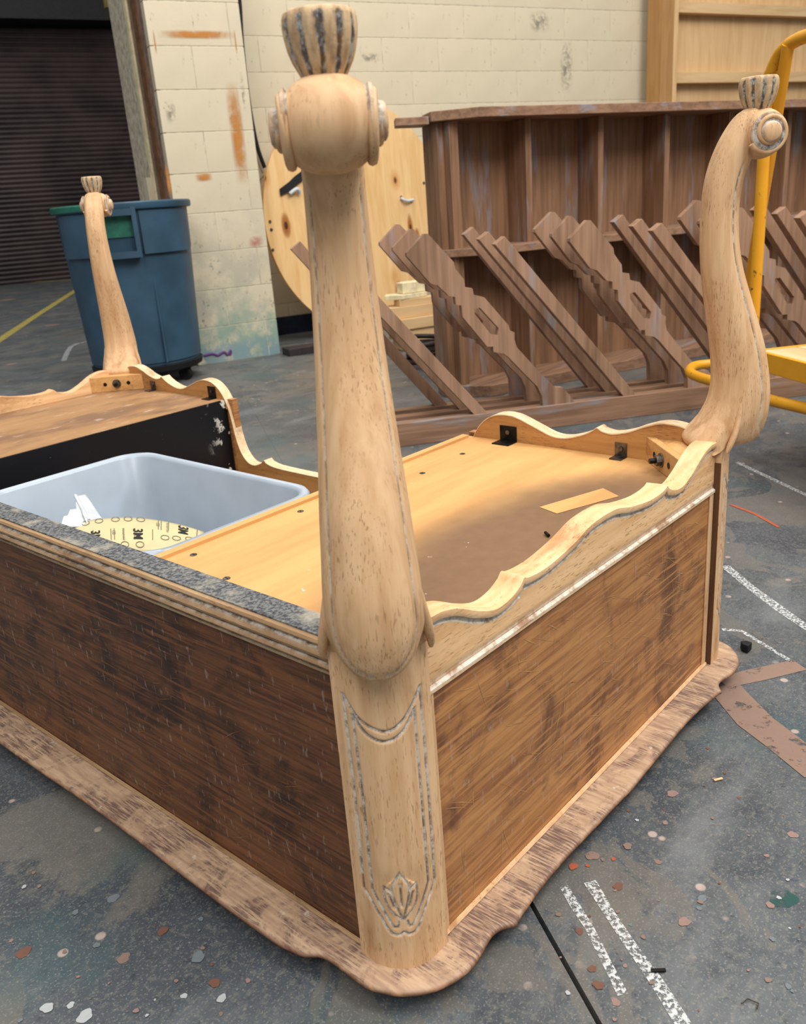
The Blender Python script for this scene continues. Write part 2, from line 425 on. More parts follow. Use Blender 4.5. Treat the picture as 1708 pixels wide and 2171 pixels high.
def floor_mat():
    t = Mt('painted_concrete_floor', .5, .4); 
    big = t.noise(1.6, 6, .6)
    c = t.mix(t.step(big, .35, .65), (66, 71, 77), (86, 90, 92))
    c = t.mix(t.math('MULTIPLY', t.step(t.noise(7, 6, .7, None, .5), .45, .65), .8), c, (54, 59, 65))
    c = t.mix(t.math('MULTIPLY', t.step(t.noise(130, 4, .7), .5, .64), .55), c, (112, 110, 103))
    c = t.mix(t.math('MULTIPLY', t.step(t.noise(90, 4, .7), .56, .68), .6), c, (44, 48, 54))
    worn = t.step(t.noise(2.6, 7, .68, t.map((1, 1, 1), loc=(3.1, 1.7, 0)), .7), .55, .60)
    c = t.mix(t.math('MULTIPLY', worn, .6), c, t.mix(t.noise(40, 4), (124, 117, 105), (98, 97, 92)))
    dust = t.step(t.noise(1, 5, .65, t.map((3, 9, 1), rot=(0, 0, R(35)))), .5, .72)
    c = t.mix(t.math('MULTIPLY', dust, .35), c, (132, 135, 136))
    w2 = t.step(t.noise(4.2, 8, .62, t.map((1, 1, 1), loc=(.35, 7.3, 0)), 1.1), .535, .55)
    c = t.mix(t.math('MULTIPLY', w2, .7), c, t.mix(t.noise(60, 5, .7), (116, 110, 100), (82, 82, 80)))
    c = t.mix(t.math('MULTIPLY', t.step(t.noise(3.3, 5, .6, t.map((1, 1, 1), loc=(9, 4, 0))), .54, .66), .5), c, (58, 84, 88))
    c = t.mix(t.math('MULTIPLY', t.step(t.noise(420, 3, .6), .56, .66), .5), c, (142, 138, 130))
    d = t.vor(26, t.map((1, 1, 0)))
    c = t.mix(t.math('MULTIPLY', t.step(d, .16, .1), t.step(t.noise(9), .5, .6)), c, (166, 150, 140))
    t.col(c); t.rough(t.math('ADD', t.math('MULTIPLY', t.noise(8, 4), .35), .3)); t.bump(t.noise(160, 4, .7), .18, .0015); return t.m
M_floor = floor_mat()
M_joint = plain('dirty_floor_joint', (58, 54, 49), .9)

# ================================================================== SETTING
floor = mk('floor', [(-40, -40, -.03), (40, -40, -.03), (40, 40, -.03), (-40, 40, -.03)], [(0, 1, 2, 3)], M_joint)
tag(floor, None, None, None, 'structure')
jp, jq = G(1120, 1905), G(1270, 2171); jd = (jp-jq).normalized(); jn = Vector((jd.y, -jd.x, 0))
for s in (1, -1):
    a = jp+jn*(.0024*s); pts = [a-jd*30, a+jd*.8, jp+jd*.85+jn*(.0002*s), jp+jd*30+jn*(.0002*s), a+jd*30+jn*(30*s), a-jd*30+jn*(30*s)]
    if s < 0: pts.reverse()
    if sum(p.x*q.y-q.x*p.y for p, q in zip(pts, pts[1:]+pts[:1])) < 0: pts.reverse()
    vs = [Vector((p.x, p.y, z)) for z in (-.03, 0) for p in pts]; k = len(pts)
    mk('floor_slab', vs, [tuple(range(k-1, -1, -1)), tuple(range(k, 2*k))]+[(i, (i+1) % k, k+(i+1) % k, k+i) for i in range(k)], M_floor, floor)
def flat(name, pts, z, mat, parent, cav=None):
    c = sum((Vector(p) for p in pts), Vector())/len(pts); c.z = z
    return mk(name, [Vector((p[0]-c.x, p[1]-c.y, 0)) for p in pts], [tuple(range(len(pts)))], mat, parent, None, cav, 0, c)
def stripe(name, pix, width, mat, z=.0006):
    P = [G(*p) for p in pix]; Lp = []; Rp = []
    for i, p in enumerate(P):
        t = (P[min(i+1, len(P)-1)]-P[max(i-1, 0)]).normalized(); nn = Vector((-t.y, t.x, 0))*(width/2*random.uniform(.85, 1.15))
        Lp.append(p+nn); Rp.append(p-nn)
    pts = Lp+Rp[::-1]
    if sum(a.x*b.y-b.x*a.y for a, b in zip(pts, pts[1:]+pts[:1])) < 0: pts.reverse()
    return flat(name, pts, z, mat, floor)
stripe('floor_line', [(-80, 606), (0, 602), (90, 597), (200, 591)], .09, M_yline)
stripe('floor_line', [(-60, 757), (0, 720), (80, 667), (166, 612)], .07, M_yline)
stripe('chalk_line', [(1195, 1880), (1215, 1915), (1250, 1970), (1290, 2050), (1320, 2110)], .010, M_chalk)
stripe('chalk_line', [(1250, 1870), (1290, 1935), (1340, 2010), (1390, 2080), (1450, 2175)], .012, M_chalk)
stripe('chalk_line', [(1536, 1200), (1590, 1245), (1650, 1290), (1715, 1335)], .016, M_chalk)
stripe('chalk_line', [(1530, 1335), (1570, 1338), (1640, 1380), (1680, 1405)], .008, M_chalk)
stripe('chalk_line', [(1560, 980), (1620, 1008), (1715, 1053)], .012, M_chalk)
stripe('chalk_line', [(135, 765), (142, 748), (150, 735), (163, 729), (180, 725), (215, 722)], .028, M_chalk)
stripe('tan_stripe', [(1530, 1448), (1600, 1432), (1695, 1410)], .03, M_bline)
stripe('tan_stripe', [(1532, 1455), (1600, 1530), (1660, 1575), (1740, 1640)], .048, M_bline, .0008)
stripe('orange_mark', [(1548, 1070), (1600, 1090), (1650, 1118)], .008, M_orange, .0009)
def blob(name, px, py, r, mat, z=.0005, stretch=1, ang=0, n=16, rough=.3):
    c = G(px, py); pts = []
    ph = [random.uniform(0, 6.28) for _ in range(4)]
    for k in range(n):
        t = 2*math.pi*k/n
        q = r*(1+rough*(.5*math.sin(2*t+ph[0])+.35*math.sin(3*t+ph[1])+.3*math.sin(5*t+ph[2])))
        x, y = q*math.cos(t)*stretch, q*math.sin(t)
        pts.append(Vector((c.x+x*math.cos(ang)-y*math.sin(ang), c.y+x*math.sin(ang)+y*math.cos(ang), 0)))
    return flat(name, pts, z, mat, floor)
for (x, y, r, k) in [(1255, 1815, .016, M_bline), (1330, 1795, .011, M_spl[0]), (1300, 1822, .006, M_orange), (1215, 1838, .011, M_orange), (1245, 1836, .005, M_orange),
                     (1395, 1828, .008, M_spl[0]), (1435, 1570, .0, M_spl[0]), (1425, 1683, .014, M_spl[4]), (1410, 1745, .007, M_spl[4]), (1660, 1905, .03, M_green),
                     (1632, 1920, .009, M_spl[4]), (1450, 1955, .013, M_spl[4]), (1310, 1880, .012, M_spl[2]), (1228, 1975, .009, M_spl[2]), (1268, 2090, .011, M_spl[2]),
                     (1305, 2125, .009, M_spl[4]), (1255, 2055, .009, M_spl[2]), (1488, 1905, .01, M_spl[3]), (262, 2032, .014, M_spl[0]), (100, 2138, .013, M_spl[1]), (180, 2155, .016, M_spl[1]),
                     (150, 2132, .008, M_spl[1]), (470, 2118, .01, M_spl[1]), (390, 2112, .007, M_spl[1]), (455, 2085, .012, M_spl[2]), (205, 2005, .008, M_spl[3]), (420, 2030, .015, M_spl[3]),
                     (345, 1975, .012, M_spl[2]), (240, 1905, .014, M_spl[3]), (160, 1935, .008, M_spl[3]), (50, 2020, .016, M_spl[2]), (1350, 1740, .005, M_spl[1]), (1680, 1770, .012, M_spl[4]),
                     (15, 636, .09, M_spl[4]), (110, 690, .05, M_spl[4]), (25, 772, .03, M_spl[4]), (470, 760, .05, M_spl[0])]:
    if r: blob('paint_splat', x, y, r*(.42 if y > 900 else 1), k, random.uniform(.0004, .0011), 1, 0, 26, .22)
rs = random.Random(3)
for i in range(80):
    x, y = (rs.uniform(1180, 1700), rs.uniform(1560, 2165)) if i < 52 else (rs.uniform(0, 560), rs.uniform(1850, 2165))
    if i < 52 and y < 3000-1.05*x: continue
    blob('paint_splat', x, y, rs.uniform(.0008, .0028), rs.choice(M_spl), rs.uniform(.0004, .0012), 1, 0, 14, .25)

# walls
def courses(prefix, parent, a0, a1, d, z0, z1, bl, bh, mat, dep=.03, j=.0028, first=0):
    me = None; zi = 0; z = z0
    while z < z1-1e-6:
        off = 0 if (zi+first) % 2 == 0 else bl/2
        edges = [a0]; x = a0+off if off else a0+bl
        while x < a1-1e-4:
            if x > a0+1e-4: edges.append(x)
            x += bl
        edges.append(a1)
        for p, q in zip(edges, edges[1:]):
            if q-p < .03: continue
            o = wbox(prefix, p+j/2, q-j/2, d, d+dep, z+j/2, z+bh-j/2, mat, parent, .0016)
        z += bh; zi += 1
WALL_D = 4.26
wall = wbox('wall_back', 1.12, 7.2, WALL_D+.0016, WALL_D+.25, 0, 3.06, M_mortar); tag(wall, None, None, None, 'structure')
courses('block', wall, 1.14, 6.0, WALL_D, 0, 2.21, .36, .17, M_wall, .05)
wbox('upper_block_wall', 1.12, 7.2, WALL_D, WALL_D+.06, 2.21, 3.06, M_wall, wall)
PIL_D = 3.588
pil = wbox('wall_pilaster', .79, 1.185, PIL_D+.0016, WALL_D+.1, 0, 3.06, M_mortar); tag(pil, None, None, None, 'structure')
courses('block', pil, .772, 1.19, PIL_D, 0, 2.9, .36, .1705, M_pil, .05)
base = wbox('baseboard_back', 1.19, 5.5, WALL_D-.02, WALL_D-.001, 0, .1, M_navy); tag(base, None, None, None, 'structure')
jamb = wbox('door_1', .772, .80, PIL_D+.05, PIL_D+.30, 0, 3.06, plain('pinkish_brown_jamb', (150, 122, 104), .6)); tag(jamb, None, None, None, 'structure')
wbox('door_trim', .762, .785, PIL_D+.285, PIL_D+.33, 0, 3.06, M_cream, jamb)
wbox('corner_guard', .765, .775, PIL_D+.12, PIL_D+.2, .4, 3.0, plain('rusty_guard_steel', (124, 86, 54), .6), jamb)
wbox('stop_block', .735, .765, PIL_D+.30, PIL_D+.36, .72, .86, M_wall, jamb)
def wdecal(name, pix, d, mat, parent, cavf=None, zoff=.0012):
    P = [V(x, y, NV*(d-zoff), NV) for x, y in pix]; return P
def wgrid(name, p0, p1, d, mat, parent, n=14):
    """soft edged stain, a thin skin on the wall between two pixels"""
    A = V(p0[0], p0[1], NV*d, NV); B = V(p1[0], p1[1], NV*d, NV)
    a0, a1, z0, z1 = A.dot(AV), B.dot(AV), B.z, A.z
    vs = []; cv = []
    for i in range(n):
        for k in range(n):
            u, v = i/(n-1), k/(n-1); vs.append(WP(a0+(a1-a0)*u, d-.0015, z0+(z1-z0)*v))
            cv.append(min(1, 2.6*min(u, 1-u))*min(1, 3.2*min(v, 1-v)))
    c = sum(vs, Vector())/len(vs)
    return mk(name, [v-c for v in vs], grid_faces(n, n), mat, parent, None, cv, 0, c)
wgrid('rust_run', (472, 170), (532, 392), PIL_D, M_rust, pil)
wgrid('rust_run', (330, 62), (502, 84), PIL_D, M_rust, pil)
wgrid('rust_run', (322, 62), (334, 116), PIL_D, M_rust, pil)
wgrid('rust_run', (494, 62), (504, 116), PIL_D, M_rust, pil)
wgrid('rust_run', (345, 345), (368, 420), PIL_D, M_rust, pil)
wgrid('rust_run', (412, 366), (452, 384), PIL_D, M_rust, pil)
wgrid('smudge', (524, 500), (560, 524), PIL_D, decal('red_smudge_soft', (196, 112, 104), (180, 100, 96), 40, .45, .55, .3, True), pil)
sc = decal('grey_scuff', (132, 127, 116), (112, 108, 102), 45, .52, .5, .2, True)
wgrid('scuff', (345, 210), (378, 262), PIL_D, sc, pil); wgrid('scuff', (405, 30), (412, 60), PIL_D, sc, pil); wgrid('scuff', (505, 150), (525, 240), PIL_D, sc, pil)
wgrid('scuff', (1120, 20), (1165, 70), WALL_D, sc, wall); wgrid('scuff', (1185, 80), (1215, 200), WALL_D, sc, wall); wgrid('scuff', (760, 110), (806, 132), WALL_D, sc, wall)
tube('scribble', [V(x, y, NV*(PIL_D-.002), NV) for x, y in [(432, 754), (450, 750), (462, 753), (475, 746), (482, 752), (489, 743), (488, 752)]], .006, M_purple, pil, 6, 4)

# far roller door across the yard floor
FD = 13.0
fw = wbox('wall_far', -9, 12, FD+.25, FD+.4, 0, 9, M_farwall); tag(fw, None, None, None, 'structure')
dr = wbox('door_2', -6.5, 4.2, FD+.1, FD+.2, 0, 3.4, M_farwall); tag(dr, None, None, None, 'structure')
prof = []; z = 0.0
while z < 3.3:
    prof += [(0, z), (-.012, z+.006), (-.02, z+.028), (-.012, z+.05), (0, z+.056)]; z += .062
rings = [[WP(a, FD+.09+d, z) for d, z in prof]for a in (-6.4, 4.1)]
vs = [p for r in rings for p in r]; n = len(prof)
c = sum(vs, Vector())/len(vs)
mk('slatted_curtain', [v-c for v in vs], [(i, i+1, n+i+1, n+i) for i in range(n-1)], M_door, dr, None, None, 0, c)
wbox('curtain_housing', -6.6, 4.3, FD-.4, FD+.24, 3.22, 4.3, plain('housing_steel', (26, 26, 28), .6), dr)
yb = root('overhead_door_bracket', WP(1.18, 6.0, 2.0), 'yellow steel bracket with a red lamp hanging above the roller door', 'bracket')
M_dy = plain('dull_yellow_steel', (128, 112, 50), .6)
for a in (1.125, 1.245): wbox('upright', a-.016, a+.016, 5.98, 6.02, 2.0, 2.5, M_dy, yb)
wbox('crossbar', 1.125, 1.245, 5.985, 6.015, 2.012, 2.036, M_dy, yb); wbox('crossbar', 1.125, 1.245, 5.985, 6.015, 2.46, 2.5, M_dy, yb)
lathe('red_lamp', [(.005, 0), (.03, 0), (.034, .03), (.022, .06), (.005, .065)], WP(1.185, 6.0, 2.036), plain('red_lens', (190, 60, 30), .4), yb, 16)

# ================================================================== DESK
W, L = .68, 1.42
desk = root('upturned_desk', (W/2, L/2, 0), 'half-stripped wooden desk standing upside down on its top with carved cabriole legs', 'desk')

# tabletop lying on the floor: scalloped outline
def half_side(tab, length, steps):
    out = []
    for i in range(steps+1):
        x = length*i/steps; out.append((x, cat_tab(tab, min(x, length-x))))
    return out
END = [(.0083, .033), (.022, .0382), (.038, .0408), (.052, .0394), (.066, .0366), (.0783, .0348), (.089, .0372), (.0975, .0435), (.1008, .0457), (.1040, .0446), (.121, .0423), (.155, .039), (.2015, .0377), (.246, .0391), (.295, .0403), (.34, .0420)]
LONG = [(.0016, .0253), (.014, .0305), (.0284, .032), (.0461, .0314), (.0639, .0312), (.0760, .0335), (.0850, .0400), (.0889, .0427), (.0925, .0430), (.1154, .047), (.175, .048), (.25, .0475), (.35, .0455), (.46, .045), (.56, .0475), (.71, .0490)]
CRN = [(-.0235, -.0028), (-.0205, -.0082), (-.0165, -.0135), (-.0108, -.0196), (-.0050, -.0248), (.0015, -.0295)]
def outline():
    q = lambda tab, ln, st: [(x, cat_tab(tab, min(x, ln-x))) for x in [tab[0][0]+(ln-2*tab[0][0])*i/st for i in range(st+1)]]
    pts = list(CRN)+[(x, -o) for x, o in q(END, W, 200)]
    pts += [(W-x, y) for x, y in CRN[::-1]]+[(W+o, y) for y, o in q(LONG, L, 300)]
    pts += [(W-x, L-y) for x, y in CRN]+[(W-x, L+o) for x, o in q(END, W, 200)]
    pts += [(x, L-y) for x, y in CRN[::-1]]+[(-o, L-y) for y, o in q(LONG, L, 300)]
    return pts
OUT = outline(); nO = len(OUT)
# outline normals
def offset(d):
    r = []
    for i, (x, y) in enumerate(OUT):
        (x0, y0), (x1, y1) = OUT[i-3], OUT[(i+3) % nO]; l = math.hypot(x1-x0, y1-y0)
        r.append((x-(y1-y0)/l*-d*-1, y+(x1-x0)/l*d) if False else (x-(y1-y0)/l*d, y+(x1-x0)/l*d))
    return r
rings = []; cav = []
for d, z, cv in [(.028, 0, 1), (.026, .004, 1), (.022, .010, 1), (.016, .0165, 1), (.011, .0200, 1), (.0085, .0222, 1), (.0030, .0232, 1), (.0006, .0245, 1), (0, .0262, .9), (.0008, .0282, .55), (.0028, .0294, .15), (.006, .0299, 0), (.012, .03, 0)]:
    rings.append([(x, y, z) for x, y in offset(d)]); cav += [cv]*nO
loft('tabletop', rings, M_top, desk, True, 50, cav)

# panels
bx('back_panel', (0, .045, .03), (.014, L-.045, .318), M_backv, desk)
bx('end_panel', (.045, 0, .03), (W-.045, .014, .285), M_endv, desk)
bx('end_panel', (.045, L-.014, .03), (W-.045, L, .285), M_endv, desk)
for x in (.0465, W-.0605):
    bx('stile_strip', (x, -.0022, .03), (x+.011, 0.0, .281), M_leg, desk, .0008)
M_flank = raw_wood('dark_stained_flank', (104, 72, 48), (82, 56, 38), (60, 40, 30), 2, False)
bx('post_flank', (W-.0480, -.0085, .03), (W-.0468, -.0002, .318), M_flank, desk)
bx('kneehole_edge', (.030, .412, .284), (W-.03, .4165, .3002), M_felt, desk)
bx('drawer_front', (W-.016, .045, .03), (W-.002, .41, .305), M_endv, desk)
bx('drawer_front', (W-.016, L-.41, .03), (W-.002, L-.045, .305), M_endv, desk)
def scratches(name, n, fixed, ax, seed, parent):
    rr = random.Random(seed); vs = []; fs = []
    for i in range(n):
        x = rr.uniform(.07, .60) if ax == 0 else rr.uniform(.08, .72); z = rr.uniform(.05, .26)
        a = R(rr.gauss(-22, 8)) if rr.random() < .7 else R(rr.uniform(55, 110)); ln = rr.uniform(.012, .05); w_ = rr.uniform(.00018, .0004); bend = rr.uniform(-.25, .25)
        k0 = len(vs)
        for j in range(5):
            u = j/4-.5; aa = a+bend*u; ww = w_*(1-abs(2*u))+.00004
            px, pz = x+ln*u*math.cos(a)-bend*ln*u*u*math.sin(a), z+ln*u*math.sin(a)+bend*ln*u*u*math.cos(a)
            pz = max(.035, min(.272, pz))
            for sgn in (-1, 1):
                p = (px-sgn*ww*math.sin(a), pz+sgn*ww*math.cos(a)); vs.append((p[0], fixed, p[1]) if ax == 0 else (fixed, p[0], p[1]))
        for j in range(4): fs.append((k0+2*j, k0+2*j+1, k0+2*j+3, k0+2*j+2))
    o_ = mk(name, vs, fs, plain(name+'_wood', (206, 160, 106) if ax == 0 else (150, 102, 64), .6), parent)
    o_['kind'] = 'stuff'; return o_
scratches('scratch_marks', 150, -.0003, 0, 4, desk); scratches('scratch_marks', 70, -.0003, 1, 9, desk)
tube('panel_cove', [(.05, -.002, .0315), (W-.05, -.002, .0315)], .0026, M_leg, desk, 6)
tube('panel_cove', [(-.002, .05, .0315), (-.002, L-.05, .0315)], .0022, M_mould, desk, 6)

# corner posts: convex face with carved double outline and leaf
def post_curve():
    f, c, rr, e = -.009, .029, .038, .047
    P = [(e, .006), (e, f+.002), (e-.001, f)]
    for i in range(1, 13): P.append((e-.001+(c-e+.001)*i/12, f))
    for i in range(1, 71):
        t = -math.pi/2-math.pi/2*i/70; P.append((c+rr*math.cos(t), c+rr*math.sin(t)))
    for i in range(1, 13): P.append((f, c+(e-.001-c)*i/12))
    P += [(f+.002, e), (.006, e)]
    return P
def mir(l): return [(-b, z) for b, z in l]
def sp2(pts, sub=6):
    return [(p.x, p.y) for p in smooth_path([(a, b, 0) for a, b in pts], sub)]
CARVE = [ (sp2([(-.0305, .299), (-.0196, .281), (-.0, .2705), (.0165, .279), (.0305, .299)]), .0012),
          (sp2([(-.0245, .283), (-.014, .2675), (0, .2615), (.014, .2675), (.0245, .283)]), .0012),
          ([(-.0305, .299), (-.0295, .2), (-.0305, .11)], .0010), ([(.0305, .299), (.0312, .2), (.0310, .11)], .0010),
          ([(-.0245, .283), (-.0230, .2), (-.0232, .113)], .0010), ([(.0245, .283), (.0250, .2), (.0250, .113)], .0010),
          (sp2([(-.0305, .11), (-.020, .089), (-.0115, .071), (-.004, .0675), (.0005, .0705), (.005, .0675), (.0125, .071), (.021, .089), (.0310, .11)]), .0011),
          (sp2([(-.0232, .113), (-.016, .094), (-.0085, .0775), (-.0045, .0765), (-.0035, .0815)]), .0011), (sp2([(.0250, .113), (.0175, .094), (.0095, .0775), (.0055, .0765), (.0045, .0815)]), .0011)]
LEAF = [sp2([(.0005, .083), (-.0055, .105), (-.0065, .119), (.0005, .1325)]), sp2([(.0005, .083), (.0065, .105), (.0075, .119), (.0005, .1325)]),
        sp2([(.0005, .083), (-.010, .094), (-.0135, .106), (-.0135, .119)]), sp2([(-.0135, .119), (-.009, .115), (-.0062, .111)]),
        sp2([(.0005, .083), (.011, .094), (.0145, .106), (.0145, .119)]), sp2([(.0145, .119), (.010, .115), (.0072, .111)]),
        [(.0005, .121), (.0005, .098)], [(-.010, .111), (-.006, .097)], [(.011, .111), (.007, .097)]]
def in_leaf(b, z):
    u = (z-.083)/.05
    if not 0 < u < 1: return False
    return abs(b-.0005) < .0145*min(1, math.sqrt(u)*1.35)*(1 if z < .117 else max(0, (.1325-z)/.0155))
def carve(b, z):
    dep = 0; cv = 0
    if abs(b) > .036 or z < .058: return 0, 0
    for poly, wd in CARVE:
        if not (min(p[0] for p in poly)-.006 < b < max(p[0] for p in poly)+.006 and min(p[1] for p in poly)-.006 < z < max(p[1] for p in poly)+.006): continue
        d = segdist(b, z, poly); dep = max(dep, .0016*math.exp(-(d/wd)**2)); cv = max(cv, max(0, min(1, 1.6-1.1*d/wd)))
    if .070 < z < .150 and abs(b) < .034:
        field = math.exp(-((b/.021)**4)-(((z-.106)/.026)**4))*.0013
        dep = max(dep, 0 if in_leaf(b, z) else field)
        for poly in LEAF:
            d = segdist(b, z, poly); dep = max(dep, .0015*math.exp(-(d/.0010)**2)); cv = max(cv, .9*max(0, min(1, 1.5-d/.0010)))
    return dep, cv
def make_post():
    C = post_curve(); nC = len(C); zs = []
    z = .03
    while z < .352:
        zs.append(z); z += .0011 if .058 < z < .14 or .25 < z < .305 else .004
    zs.append(.352)
    nrm = []
    for i, (x, y) in enumerate(C):
        (x0, y0), (x1, y1) = C[max(i-1, 0)], C[min(i+1, nC-1)]; l = math.hypot(x1-x0, y1-y0)
        nrm.append((-(y1-y0)/l*-1, (x1-x0)/l*-1))
    vs = []; cv = []
    for z in zs:
        for (x, y), (nx, ny) in zip(C, nrm):
            b = (x-y)/math.sqrt(2); dp, k = carve(b, z)
            # normals must look away from the inside point (.06,.06)
            sgn = 1 if (x-.06)*nx+(y-.06)*ny > 0 else -1
            vs.append((x-sgn*nx*dp, y-sgn*ny*dp, z)); cv.append(k)
    fs = grid_faces(len(zs), nC)
    top = len(vs); ks = (len(zs)-1)*nC
    fs.append(tuple(range(ks, ks+nC)))
    o = mk('corner_post', vs, [f[::-1] for f in fs], M_leg, desk, 35, cv)
    return o
post = make_post()

# cabriole legs
def unit(v): return v/v.length
DG = Vector((-1, -1, 0)).normalized(); LT = Vector((1, -1, 0)).normalized()
#      z      s_in    s_out   w_front w_back
LEG = [(.3300, -.050, -.0100, .0050, .0400), (.3315, -.052, .0080, .0120, .0400), (.3330, -.054, .0225, .0205, .0400), (.3360, -.056, .0310, .0270, .0400),
       (.3420, -.058, .0362, .0318, .0400), (.3500, -.054, .0402, .0345, .0395), (.3600, -.044, .0430, .0358, .0385), (.3700, -.0360, .0450, .0364, .0365), (.3850, -.0285, .0459, .0362, .0345),
       (.4000, -.0248, .0457, .0355, .0325), (.4210, -.0240, .0428, .0340, .0310), (.4557, -.0277, .0355, .0318, .0290), (.4900, -.0340, .0242, .0292, .0268),
       (.5235, -.0401, .0119, .0268, .0246), (.5562, -.0450, .0012, .0247, .0226), (.5880, -.0476, -.0048, .0230, .0210), (.6191, -.0479, -.0064, .0215, .0198),
       (.6493, -.0460, -.0030, .0205, .0190), (.6728, -.0406, .0050, .0200, .0186), (.6957, -.0309, .0130, .0200, .0180), (.7143, -.0190, .0150, .0192, .0165), (.7230, -.0110, .0150, .0165, .0130), (.7275, -.0040, .0145, .0110, .0090)]
def leg_ring(z):
    row = [cat_tab([(r[0], r[k]) for r in LEG], z) for k in (1, 2, 3, 4)]
    si, so, wf, wb = row; D = so-si
    ctrl = [(0, 1), (.36*wf, .965), (.64*wf, .86), (.85*wf, .69), (.98*wf, .50), (1.0*max(wf*.99, wb), .34), (.95*wb, .19), (.74*wb, .065), (.34*wb, .006)]
    full = ctrl+[(0, 0)]+[(-b, t) for b, t in ctrl[:0:-1]]
    n = len(full); pts = []
    for i in range(n):
        p = [full[(i+k) % n] for k in (-1, 0, 1, 2)]
        for q in range(12):
            t = q/12; v = []
            for a in (0, 1):
                p0, p1, p2, p3 = (x[a] for x in p)
                v.append(.5*(2*p1+(p2-p0)*t+(2*p0-5*p1+4*p2-p3)*t*t+(3*p1-p0-3*p2+p3)*t**3))
            pts.append((v[0], si+D*v[1], v[1]))
    return pts, wf
def make_leg():
    zs = [.330, .331, .332, .333, .3345, .336, .338, .340, .3425, .345, .348, .351, .354]
    z = .358
    while z < .7275: zs.append(z); z += .0042
    zs.append(.7275)
    gr = [(.83*cat_tab([(r[0], r[3]) for r in LEG], z), z) for z in [x*.01+.378 for x in range(30)]]
    U = [(.0300*math.cos(t), .378-.0365*math.sin(t)) for t in [math.pi/2*i/14 for i in range(15)]]
    groove = U[::-1]+gr
    rings = []; cv = []
    for z in zs:
        pts, wf = leg_ring(z); ring = []; n = len(pts)
        for i, (b, s, t) in enumerate(pts):
            dp = k = 0
            if t > .48 or (z < .36 and s > 0):
                d = segdist(abs(b), z, groove)
                if d < .005: dp = .0015*math.exp(-(d/.0009)**2); k = max(0, min(1, 1.4-d/.0006))*.85
            if z < .3335 and s > .004: k = max(k, .5)
            b0, s0 = pts[i-1][:2]; b1, s1 = pts[(i+1) % n][:2]; l = math.hypot(b1-b0, s1-s0) or 1
            nb, ns = -(s1-s0)/l, (b1-b0)/l
            if ns*(s-(-.01))+nb*b < 0: nb, ns = -nb, -ns
            ring.append(LT*(b-nb*dp)+DG*(s-ns*dp)+Vector((0, 0, z))); cv.append(k)
        rings.append(ring)
    return loft('cabriole_leg', rings, M_leg, desk, True, 50, cv)
leg = make_leg()
# scroll barrel at the ankle end, axis across the leg
SC = DG*.0145+Vector((0, 0, .7005))
prof = [(-.0352, .002), (-.0345, .0085), (-.033, .0108), (-.0285, .0118), (-.0278, .0175), (-.0265, .0208), (-.0245, .0215), (-.0232, .0195), (-.0222, .0200), (-.0205, .0218), (-.0175, .0238), (-.013, .0257), (-.008, .0269), (-.003, .0275)]
prof = prof+[(-b, r) for b, r in prof[::-1]]
rings = []; cav = []
for b, r in prof:
    k = 1 if abs(abs(b)-.0232) < .0003 or abs(abs(b)-.0281) < .0005 else (.45 if .024 < abs(b) < .034 else 0)
    rings.append([SC+LT*b+(DG*math.cos(t)+Vector((0, 0, 1))*math.sin(t))*r for t in [2*math.pi*i/40 for i in range(40)]]); cav += [k]*40
scroll = loft('scroll', rings, M_leg, None, True, 45, cav); adopt(scroll, leg)
for s in (-1, 1):
    P = []
    for i in range(46):
        u = i/45; t = R(-150)+u*R(560)*1.0; r = .0225-.0150*u
        P.append(SC+LT*s*(.0235+.0075*u)+(DG*math.cos(t)+Vector((0, 0, 1))*math.sin(t))*r)
    tube('volute', P, lambda u: .0034-.0012*u, M_leg, leg, 8)
# fluted foot
def foot_rings():
    prof = [(.0135, .7262), (.0150, .729), (.0178, .734), (.0200, .740), (.0214, .747), (.0219, .752), (.0216, .7562), (.0206, .7592), (.0195, .760)]
    rings = []; cv = []; n = 132; c = DG*.0105
    for r, z in prof:
        ring = []
        for i in range(n):
            t = 2*math.pi*i/n; lobe = abs(math.sin(5.5*t+.4))**.55; dpt = .17 if z < .757 else .08
            rr = r*(1-dpt*(1-lobe)); cv.append(max(0, min(1, 1.15-lobe*1.0)) if z < .7585 else .1)
            ring.append(c+Vector((rr*math.cos(t), rr*math.sin(t), z)))
        rings.append(ring)
    return rings, cv
rg, cv = foot_rings(); adopt(loft('foot', rg, M_foot, None, True, 60, cv), leg)
# little ears where knee meets the post
for s in (-1, 1):
    P = [LT*s*b+DG*q+Vector((0, 0, z)) for b, q, z in [(.0335, -.004, .392), (.0362, -.007, .372), (.0395, -.013, .353), (.0415, -.019, .339), (.0415, -.022, .331)]]
    e = tube('knee_ear', P, lambda u: .0012+.0030*math.sin(math.pi*min(1, .1+u*.84)), M_leg, None, 10, 5); adopt(e, leg)
def copy_tree(o, loc, rz, parent):
    c = o.copy(); COL.objects.link(c); c.parent = None; c.location = loc; c.rotation_euler = (0, 0, rz); adopt(c, parent)
    for ch in list(o.children):
        k = ch.copy(); COL.objects.link(k); k.parent = c; k.matrix_parent_inverse = ch.matrix_parent_inverse.copy()
    return c
for loc, rz in [((W, 0, 0), R(90)), ((W, L, 0), R(180)), ((0, L, 0), R(270))]:
    copy_tree(post, loc, rz, desk); copy_tree(leg, loc, rz, desk)

